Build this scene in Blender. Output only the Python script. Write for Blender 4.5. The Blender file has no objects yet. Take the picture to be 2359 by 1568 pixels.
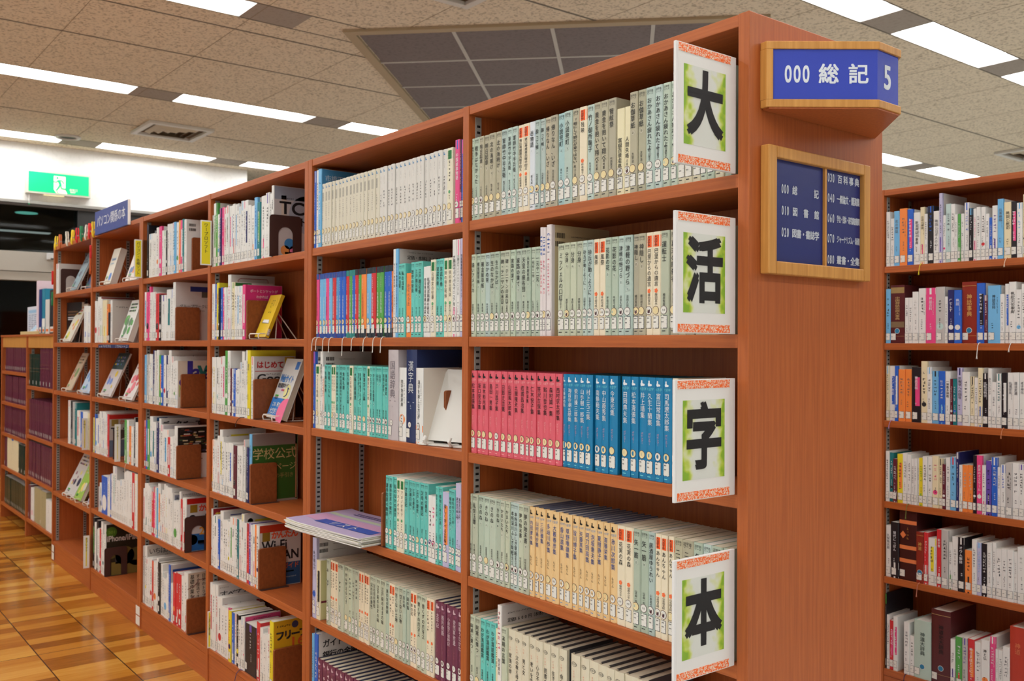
import bpy, bmesh, math, random
from mathutils import Vector, Matrix
S = bpy.context.scene
COL = S.collection
# ------------------------------------------------------------------ camera
CAMF, YAW, PITCH, ROLL = 2167.805, math.radians(38.1751), math.radians(0.346), math.radians(0.2537)
fw = Vector((-math.cos(YAW)*math.cos(PITCH), math.sin(YAW)*math.cos(PITCH), math.sin(PITCH)))
rt = Vector((math.sin(YAW), math.cos(YAW), 0)); up = rt.cross(fw)
rt2 = rt*math.cos(ROLL)+up*math.sin(ROLL); up2 = up*math.cos(ROLL)-rt*math.sin(ROLL)
cd = bpy.data.cameras.new('camera'); cam = bpy.data.objects.new('camera', cd); COL.objects.link(cam)
M = Matrix((rt2, up2, -fw)).transposed().to_4x4(); M.translation = Vector((1.09, -1.4093, 1.3763))
cam.matrix_world = M
cd.sensor_fit = 'HORIZONTAL'; cd.sensor_width = 36.0; cd.lens = CAMF*36.0/2359
cd.clip_start = .05; cd.clip_end = 60
cd.dof.use_dof = True; cd.dof.focus_distance = 2.15; cd.dof.aperture_fstop = 8.0
S.camera = cam
# ------------------------------------------------------------------ world and exposure
w = bpy.data.worlds.new('room_air'); S.world = w; w.use_nodes = True
w.node_tree.nodes['Background'].inputs[0].default_value = (.9, .95, 1, 1)
w.node_tree.nodes['Background'].inputs[1].default_value = .02
vs = S.view_settings; vs.view_transform = 'Standard'; vs.look = 'None'; vs.gamma = 1; vs.use_curve_mapping = False
vs.exposure = 0.0
LAMP_STRENGTH = 17.0
S.cycles.max_bounces = 7; S.cycles.diffuse_bounces = 4; S.cycles.glossy_bounces = 3
S.cycles.caustics_reflective = False; S.cycles.caustics_refractive = False
S.cycles.sample_clamp_indirect = 6
# ------------------------------------------------------------------ materials
def lin(c):
    return tuple(((v/255)/12.92 if v/255 <= .04045 else ((v/255+.055)/1.055)**2.4) for v in c)
MATS = {}
def mat(rgb, rough=.5, spec=.4, emit=0, name=None):
    k = (tuple(rgb), rough, spec, emit)
    if k in MATS: return MATS[k]
    m = bpy.data.materials.new(name or 'finish_%02x%02x%02x' % tuple(int(v) for v in rgb)); m.use_nodes = True
    nt = m.node_tree; b = nt.nodes['Principled BSDF']; c = lin(rgb)
    b.inputs['Base Color'].default_value = (*c, 1); b.inputs['Roughness'].default_value = rough
    b.inputs['Specular IOR Level'].default_value = spec
    if emit:
        b.inputs['Emission Color'].default_value = (*c, 1); b.inputs['Emission Strength'].default_value = emit
    else:   # faint unevenness of print and paint
        tc = nt.nodes.new('ShaderNodeTexCoord'); n = nt.nodes.new('ShaderNodeTexNoise'); n.inputs['Scale'].default_value = 60
        mr = nt.nodes.new('ShaderNodeMapRange'); mr.inputs[3].default_value = rough-.06; mr.inputs[4].default_value = rough+.06
        nt.links.new(tc.outputs['Object'], n.inputs['Vector']); nt.links.new(n.outputs['Fac'], mr.inputs[0]); nt.links.new(mr.outputs[0], b.inputs['Roughness'])
    MATS[k] = m; return m
def N(nt, t, **kw):
    n = nt.nodes.new(t)
    for k, v in kw.items(): setattr(n, k, v)
    return n
def wood(name, c1, c2, scale, rough=.42):
    m = bpy.data.materials.new(name); m.use_nodes = True; nt = m.node_tree; b = nt.nodes['Principled BSDF']
    tc = N(nt, 'ShaderNodeTexCoord'); mp = N(nt, 'ShaderNodeMapping'); mp.inputs['Scale'].default_value = scale
    n = N(nt, 'ShaderNodeTexNoise'); n.inputs['Scale'].default_value = 1; n.inputs['Detail'].default_value = 5; n.inputs['Roughness'].default_value = .62
    r = N(nt, 'ShaderNodeValToRGB'); r.color_ramp.elements[0].color = (*lin(c1), 1); r.color_ramp.elements[1].color = (*lin(c2), 1)
    r.color_ramp.elements[0].position = .36; r.color_ramp.elements[1].position = .64
    nt.links.new(tc.outputs['Object'], mp.inputs[0]); nt.links.new(mp.outputs[0], n.inputs['Vector']); nt.links.new(n.outputs['Fac'], r.inputs[0])
    nt.links.new(r.outputs[0], b.inputs['Base Color']); b.inputs['Roughness'].default_value = rough; b.inputs['Specular IOR Level'].default_value = .35
    return m
WV = wood('cherry_veneer_upright', (160, 82, 38), (178, 96, 46), (160, 160, 5))
WH = wood('cherry_veneer_shelf', (160, 82, 38), (178, 96, 46), (5, 160, 160))
PINE_V = wood('pale_wood_frame', (186, 128, 60), (206, 148, 76), (120, 120, 4))
PLATEW = wood('brown_coated_plate', (126, 66, 30), (142, 78, 38), (90, 90, 60), .5)
def noisy(name, c1, c2, scale, rough=.8, bump=0):
    m = bpy.data.materials.new(name); m.use_nodes = True; nt = m.node_tree; b = nt.nodes['Principled BSDF']
    tc = N(nt, 'ShaderNodeTexCoord'); n = N(nt, 'ShaderNodeTexNoise'); n.inputs['Scale'].default_value = scale; n.inputs['Detail'].default_value = 3
    r = N(nt, 'ShaderNodeValToRGB'); r.color_ramp.elements[0].color = (*lin(c1), 1); r.color_ramp.elements[1].color = (*lin(c2), 1)
    r.color_ramp.elements[0].position = .32; r.color_ramp.elements[1].position = .5
    nt.links.new(tc.outputs['Object'], n.inputs['Vector']); nt.links.new(n.outputs['Fac'], r.inputs[0]); nt.links.new(r.outputs[0], b.inputs['Base Color'])
    b.inputs['Roughness'].default_value = rough; b.inputs['Specular IOR Level'].default_value = .2
    return m
CEIL = noisy('acoustic_ceiling_board', (168, 154, 130), (220, 206, 180), 55)
GREYTILE = noisy('grey_ceiling_tile', (112, 103, 100), (124, 115, 112), 40)
WALLM = noisy('white_wall_paint', (226, 226, 222), (232, 232, 229), 30, .7)
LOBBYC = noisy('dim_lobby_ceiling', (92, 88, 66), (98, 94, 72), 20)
def parquet():
    m = bpy.data.materials.new('varnished_parquet'); m.use_nodes = True; nt = m.node_tree; b = nt.nodes['Principled BSDF']; L = nt.links.new
    tc = N(nt, 'ShaderNodeTexCoord'); sp = N(nt, 'ShaderNodeSeparateXYZ'); L(tc.outputs['Object'], sp.inputs[0])
    def mth(op, a, c=None):
        n = N(nt, 'ShaderNodeMath', operation=op)
        for i, v in enumerate((a, c)):
            if v is None: continue
            if isinstance(v, (int, float)): n.inputs[i].default_value = v
            else: L(v, n.inputs[i])
        return n.outputs[0]
    gx = mth('DIVIDE', mth('ADD', sp.outputs[0], 60.3-.733), .603); gy = mth('DIVIDE', mth('ADD', sp.outputs[1], 27+.205), .27)
    strip = mth('FLOOR', mth('MULTIPLY', gx, 7)); iy = mth('FLOOR', gy)
    cv = N(nt, 'ShaderNodeCombineXYZ'); L(strip, cv.inputs[0]); L(iy, cv.inputs[1])
    wn = N(nt, 'ShaderNodeTexWhiteNoise', noise_dimensions='2D'); L(cv.outputs[0], wn.inputs[0])
    mp = N(nt, 'ShaderNodeMapping'); mp.inputs['Scale'].default_value = (70, 7, 1); L(tc.outputs['Object'], mp.inputs[0])
    n2 = N(nt, 'ShaderNodeTexNoise'); n2.inputs['Scale'].default_value = 1; n2.inputs['Detail'].default_value = 4; L(mp.outputs[0], n2.inputs['Vector'])
    fac = mth('ADD', mth('MULTIPLY', wn.outputs[0], .7), mth('MULTIPLY', n2.outputs['Fac'], .42))
    r = N(nt, 'ShaderNodeValToRGB'); e = r.color_ramp.elements
    e[0].position = .15; e[0].color = (*lin((128, 74, 20)), 1); e[1].position = .9; e[1].color = (*lin((206, 150, 66)), 1)
    k = e.new(.42); k.color = (*lin((166, 102, 34)), 1); k = e.new(.66); k.color = (*lin((188, 124, 44)), 1)
    L(fac, r.inputs[0])
    def joint(g, wd):
        f = mth('FRACT', g); return mth('MAXIMUM', mth('LESS_THAN', f, wd), mth('GREATER_THAN', f, 1-wd))
    j = mth('MAXIMUM', joint(gx, .0035), joint(gy, .009))
    mx = N(nt, 'ShaderNodeMix', data_type='RGBA'); L(j, mx.inputs[0]); L(r.outputs[0], mx.inputs[6]); mx.inputs[7].default_value = (*lin((62, 42, 22)), 1)
    L(mx.outputs[2], b.inputs['Base Color']); b.inputs['Roughness'].default_value = .16; b.inputs['Specular IOR Level'].default_value = .5
    n3 = N(nt, 'ShaderNodeTexNoise'); n3.inputs['Scale'].default_value = 9; bp = N(nt, 'ShaderNodeBump'); bp.inputs['Strength'].default_value = .05; bp.inputs['Distance'].default_value = .02
    L(n3.outputs['Fac'], bp.inputs['Height']); L(bp.outputs[0], b.inputs['Normal'])
    return m
FLOORM = parquet()
def clear(name, tint=(.95, .97, .97), gloss=.12):
    m = bpy.data.materials.new(name); m.use_nodes = True; nt = m.node_tree
    for n in list(nt.nodes): nt.nodes.remove(n)
    o = N(nt, 'ShaderNodeOutputMaterial'); t = N(nt, 'ShaderNodeBsdfTransparent'); t.inputs[0].default_value = (*tint, 1)
    g = N(nt, 'ShaderNodeBsdfGlossy'); g.inputs['Roughness'].default_value = .03; mx = N(nt, 'ShaderNodeMixShader'); f = N(nt, 'ShaderNodeFresnel'); f.inputs[0].default_value = 1.3
    nt.links.new(f.outputs[0], mx.inputs[0]); nt.links.new(t.outputs[0], mx.inputs[1]); nt.links.new(g.outputs[0], mx.inputs[2]); nt.links.new(mx.outputs[0], o.inputs[0])
    return m
ACRYL = clear('clear_acrylic'); GLASS = clear('dark_door_glass', (.55, .57, .55))
WHITE = mat((232, 230, 226), .5); BLACK = mat((22, 22, 24), .5); DARK = mat((40, 42, 44), .5); PAPER = mat((228, 226, 222), .6)
PAGE = mat((218, 208, 184), .85, .1); PAGEW = mat((226, 222, 212), .85, .1); STICK = mat((224, 222, 214), .45); FRAME = mat((38, 40, 70), .5)
RING = mat((92, 58, 66), .5); CREAMST = mat((226, 208, 158), .5); METAL = mat((150, 148, 142), .35, .6); SLOT = mat((26, 24, 22), .6)
BROWNMET = mat((66, 42, 38), .45, .5); WIRE = mat((226, 220, 208), .3, .6); NAVY = mat((28, 44, 128), .45); NAVYD = mat((22, 30, 84), .45); LTXT = mat((228, 230, 234), .5)
PAL = {'w': (226, 225, 221), 'c': (224, 213, 178), 'r': (205, 48, 55), 'p': (226, 72, 132), 'b': (42, 96, 196), 's': (110, 176, 222), 'n': (36, 40, 98), 't': (28, 118, 122),
       'g': (84, 160, 74), 'y': (224, 206, 44), 'o': (238, 136, 64), 'v': (98, 76, 166), 'k': (30, 28, 34), 'e': (186, 184, 180), 'u': (96, 32, 48), 'l': (186, 182, 212), 'm': (182, 208, 204), 'a': (80, 150, 205)}
# ------------------------------------------------------------------ mesh collector
class MB:
    def __init__(s): s.v = []; s.f = []; s.m = []; s.mats = []
    def mi(s, m):
        if m not in s.mats: s.mats.append(m)
        return s.mats.index(m)
    def poly(s, pts, m):
        o = len(s.v); s.v += [tuple(p) for p in pts]; s.f.append(tuple(range(o, o+len(pts)))); s.m.append(s.mi(m))
    def box(s, x0, x1, y0, y1, z0, z1, m):
        o = len(s.v); s.v += [(x, y, z) for z in (z0, z1) for y in (y0, y1) for x in (x0, x1)]
        k = s.mi(m)
        for q in ((0, 2, 3, 1), (4, 5, 7, 6), (0, 1, 5, 4), (2, 6, 7, 3), (0, 4, 6, 2), (1, 3, 7, 5)): s.f.append(tuple(o+i for i in q)); s.m.append(k)
    def prism(s, pts, h0, h1, m, ax='z'):   # closed outline pts extruded along an axis
        n = len(pts); o = len(s.v); k = s.mi(m)
        pl = {'z': lambda p, h: (p[0], p[1], h), 'y': lambda p, h: (p[0], h, p[1]), 'x': lambda p, h: (h, p[0], p[1])}[ax]
        s.v += [pl(p, h0) for p in pts]+[pl(p, h1) for p in pts]
        s.f.append(tuple(o+i for i in reversed(range(n)))); s.m.append(k); s.f.append(tuple(o+n+i for i in range(n))); s.m.append(k)
        for i in range(n):
            j = (i+1) % n; s.f.append((o+i, o+j, o+n+j, o+n+i)); s.m.append(k)
    def tube(s, pts, r, m, seg=8, closed=False):
        P = [Vector(p) for p in pts]; n = len(P); rings = []; k = s.mi(m); pu = None
        for i in range(n):
            t = (P[(i+1) % n]-P[i-1] if closed else P[min(i+1, n-1)]-P[max(i-1, 0)]).normalized()
            a = pu if pu else (Vector((0, 0, 1)) if abs(t.z) < .9 else Vector((1, 0, 0)))
            u = (a-t*a.dot(t)).normalized(); pu = u; v = t.cross(u); rr = r[i] if isinstance(r, (list, tuple)) else r
            o = len(s.v); s.v += [tuple(P[i]+(u*math.cos(q)+v*math.sin(q))*rr) for q in (2*math.pi*j/seg for j in range(seg))]; rings.append(o)
        for i in range(n if closed else n-1):
            a, b = rings[i], rings[(i+1) % n]
            for j in range(seg): s.f.append((a+j, a+(j+1) % seg, b+(j+1) % seg, b+j)); s.m.append(k)
        if not closed:
            s.f.append(tuple(rings[0]+j for j in reversed(range(seg)))); s.m.append(k); s.f.append(tuple(rings[-1]+j for j in range(seg))); s.m.append(k)
    def xform(s, M): s.v = [tuple(M @ Vector(p)) for p in s.v]; return s
    def mesh(s, name):
        me = bpy.data.meshes.new(name); me.from_pydata(s.v, [], s.f)
        for m in s.mats: me.materials.append(m)
        me.polygons.foreach_set('material_index', s.m); me.update(); return me
    def build(s, name, parent=None, bevel=0, smooth=False):
        me = s.mesh(name)
        if bevel or smooth:
            bm = bmesh.new(); bm.from_mesh(me); bmesh.ops.recalc_face_normals(bm, faces=bm.faces)
            if bevel: bmesh.ops.bevel(bm, geom=list(bm.edges), offset=bevel, segments=2, profile=.5, affect='EDGES', clamp_overlap=True)
            if smooth:
                for f in bm.faces: f.smooth = True
            bm.to_mesh(me); bm.free()
            if smooth: me.set_sharp_from_angle(angle=math.radians(40))
        o = bpy.data.objects.new(name, me); COL.objects.link(o)
        if parent: o.parent = parent
        return o
def box(name, x0, x1, y0, y1, z0, z1, m, parent=None, bevel=0):
    b = MB(); b.box(x0, x1, y0, y1, z0, z1, m); return b.build(name, parent, bevel)
def tag(o, label, cat, group=None, kind=None):
    o['label'] = label; o['category'] = cat
    if group: o['group'] = group
    if kind: o['kind'] = kind
    return o
def thing(name, label, cat, loc=(0, 0, 0), rz=0, group=None):
    o = bpy.data.objects.new(name, None); COL.objects.link(o); o.empty_display_size = .05
    o.location = loc; o.rotation_euler = (0, 0, rz); return tag(o, label, cat, group)
def struct(o): o['kind'] = 'structure'; return o
def dup(root, loc, rz=None, label=None, group=None):
    r = root.copy(); COL.objects.link(r); r.location = loc
    if rz is not None: r.rotation_euler = (0, 0, rz)
    if label: r['label'] = label
    if group: r['group'] = group
    for ch in list(root.children):
        c = ch.copy(); COL.objects.link(c); c.parent = r
        for g in ch.children:
            d = g.copy(); COL.objects.link(d); d.parent = c
    return r
# ------------------------------------------------------------------ glyphs
GL = {}
def load_glyphs(strings):
    """outlines of every character and Latin word used, from the built-in font"""
    todo = []
    keys = [('国', 0)]
    for s, b, whole in strings:
        if whole: keys.append((s, b))
        else: keys += [(c, b) for c in s if c not in ' |']
    for k in dict.fromkeys(keys):
        cu = bpy.data.curves.new('glyph', 'FONT'); cu.body = k[0]; cu.size = 1; cu.resolution_u = 5 if k[1] >= .02 else 2; cu.fill_mode = 'FRONT'
        o = bpy.data.objects.new('glyph', cu); COL.objects.link(o); todo.append((k, o, cu))
    dg = bpy.context.evaluated_depsgraph_get(); dg.update()
    for k, o, cu in todo:
        me = o.evaluated_get(dg).to_mesh()
        GL[k] = ([(v.co.x, v.co.y) for v in me.vertices], [tuple(p.vertices) for p in me.polygons]); o.evaluated_get(dg).to_mesh_clear()
    for k, o, cu in todo: bpy.data.objects.remove(o); bpy.data.curves.remove(cu)
    xs = [v[0] for v in GL[('国', 0)][0]]; ys = [v[1] for v in GL[('国', 0)][0]]
    GL['em'] = (max(xs)-min(xs))/.86; GL['c'] = ((max(xs)+min(xs))/2, (max(ys)+min(ys))/2)
def put(mb, key, m, f, sx, sy, cx=None, cy=None, rot=False):
    """one glyph scaled to sx by sy per em; f maps flat coordinates to space"""
    if key not in GL: print('GLYPH', key); load_glyphs([(key[0], key[1], 1)])
    V, F = GL[key]
    if not V: return
    if cx is None: cx, cy = GL['c']
    em = GL['em']; k = mb.mi(m); g = key[1]
    o0 = Vector(f(0, 0)); nv = (Vector(f(.001, 0))-o0).cross(Vector(f(0, .001))-o0).normalized(); ci = -1
    for du, dv in (((-g, -g), (g, -g), (-g, g), (g, g)) if g >= .02 else ((-g, 0), (g, 0)) if g else ((0, 0),)):   # heavier weights: strokes laid side by side
        o = len(mb.v); ci += 1
        for x, y in V:
            a, b = (x-cx)/em, (y-cy)/em
            if rot: a, b = b, -a
            mb.v.append(tuple(Vector(f((a+du)*sx, (b+dv)*sy))+nv*(ci*.00012)))
        for q in F: mb.f.append(tuple(o+i for i in q)); mb.m.append(k)
def vtext(mb, s, m, F, x, ztop, zbot, size, b=0):
    """vertical writing from ztop down, squeezed when it would pass zbot"""
    n = len(s); step = min(size*1.04, (ztop-zbot)/max(n, 1)); sy = min(size, step*.97)
    for i, c in enumerate(s):
        if c == ' ': continue
        zc = ztop-step*(i+.5)
        put(mb, (c, b), m, lambda p, q: F(x+p, zc+q), size*.94, sy, rot=c in 'ー-～・'and c != '・')
def htext(mb, s, m, F, x, z, size, b=0, adv=1.0):
    for i, c in enumerate(s):
        if c in ' \u3000': continue
        put(mb, (c, b), m, lambda p, q: F(x+size*adv*(i+.5)+p, z+q), size, size)
def wtext(mb, s, m, F, x, z, wd, h, b=0):
    """a Latin word fitted into a box, lower-left corner at x, z"""
    if (s, b) not in GL: load_glyphs([(s, b, 1)])
    V = GL[(s, b)][0]; xs = [v[0] for v in V]; ys = [v[1] for v in V]; em = GL['em']
    put(mb, (s, b), m, lambda p, q: F(x+p, z+q), wd*em/(max(xs)-min(xs)), h*em/(max(ys)-min(ys)), min(xs), min(ys))
def scrawl(mb, m, F, x, ztop, zbot, size, rnd, vert=True):
    """small unreadable print: a few strokes for each character"""
    n = max(1, int(abs(ztop-zbot)/size))
    for i in range(n):
        if rnd.random() < .08: continue
        c = ztop-size*(i+.5) if vert else x+size*(i+.5)
        for j in range(rnd.choice((2, 3, 3))):
            a, b, h = rnd.uniform(-.34, .34)*size, rnd.uniform(-.3, .3)*size, rnd.random() < .6
            hw, hh = (rnd.uniform(.2, .42)*size, .065*size) if h else (.065*size, rnd.uniform(.2, .4)*size)
            px, pz = (x+(0 if h else a), c+(b if h else 0)) if vert else (c+(0 if h else a), ztop+(b if h else 0))
            mb.poly([F(px-hw, pz-hh), F(px+hw, pz-hh), F(px+hw, pz+hh), F(px-hw, pz+hh)], m)
def rect(mb, m, F, x0, x1, z0, z1, n=1):
    for i in range(n):
        a, b = x0+(x1-x0)*i/n, x0+(x1-x0)*(i+1)/n
        mb.poly([F(a, z0), F(b, z0), F(b, z1), F(a, z1)], m)
def disc(mb, m, F, x, z, r, lo=-9, hi=9, seg=22, rz=None):
    pts = [(min(hi, max(lo, x+r*math.cos(t))), z+(rz or r)*math.sin(t)) for t in (2*math.pi*i/seg for i in range(seg))]
    mb.poly([F(*p) for p in pts], m)
def barcode(mb, F, x, z, wd, h, rnd):
    a = x
    while a < x+wd:
        t = rnd.uniform(.0006, .0022); rect(mb, BLACK, F, a, min(a+t, x+wd), z, z+h); a += t+rnd.uniform(.0006, .002)
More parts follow.
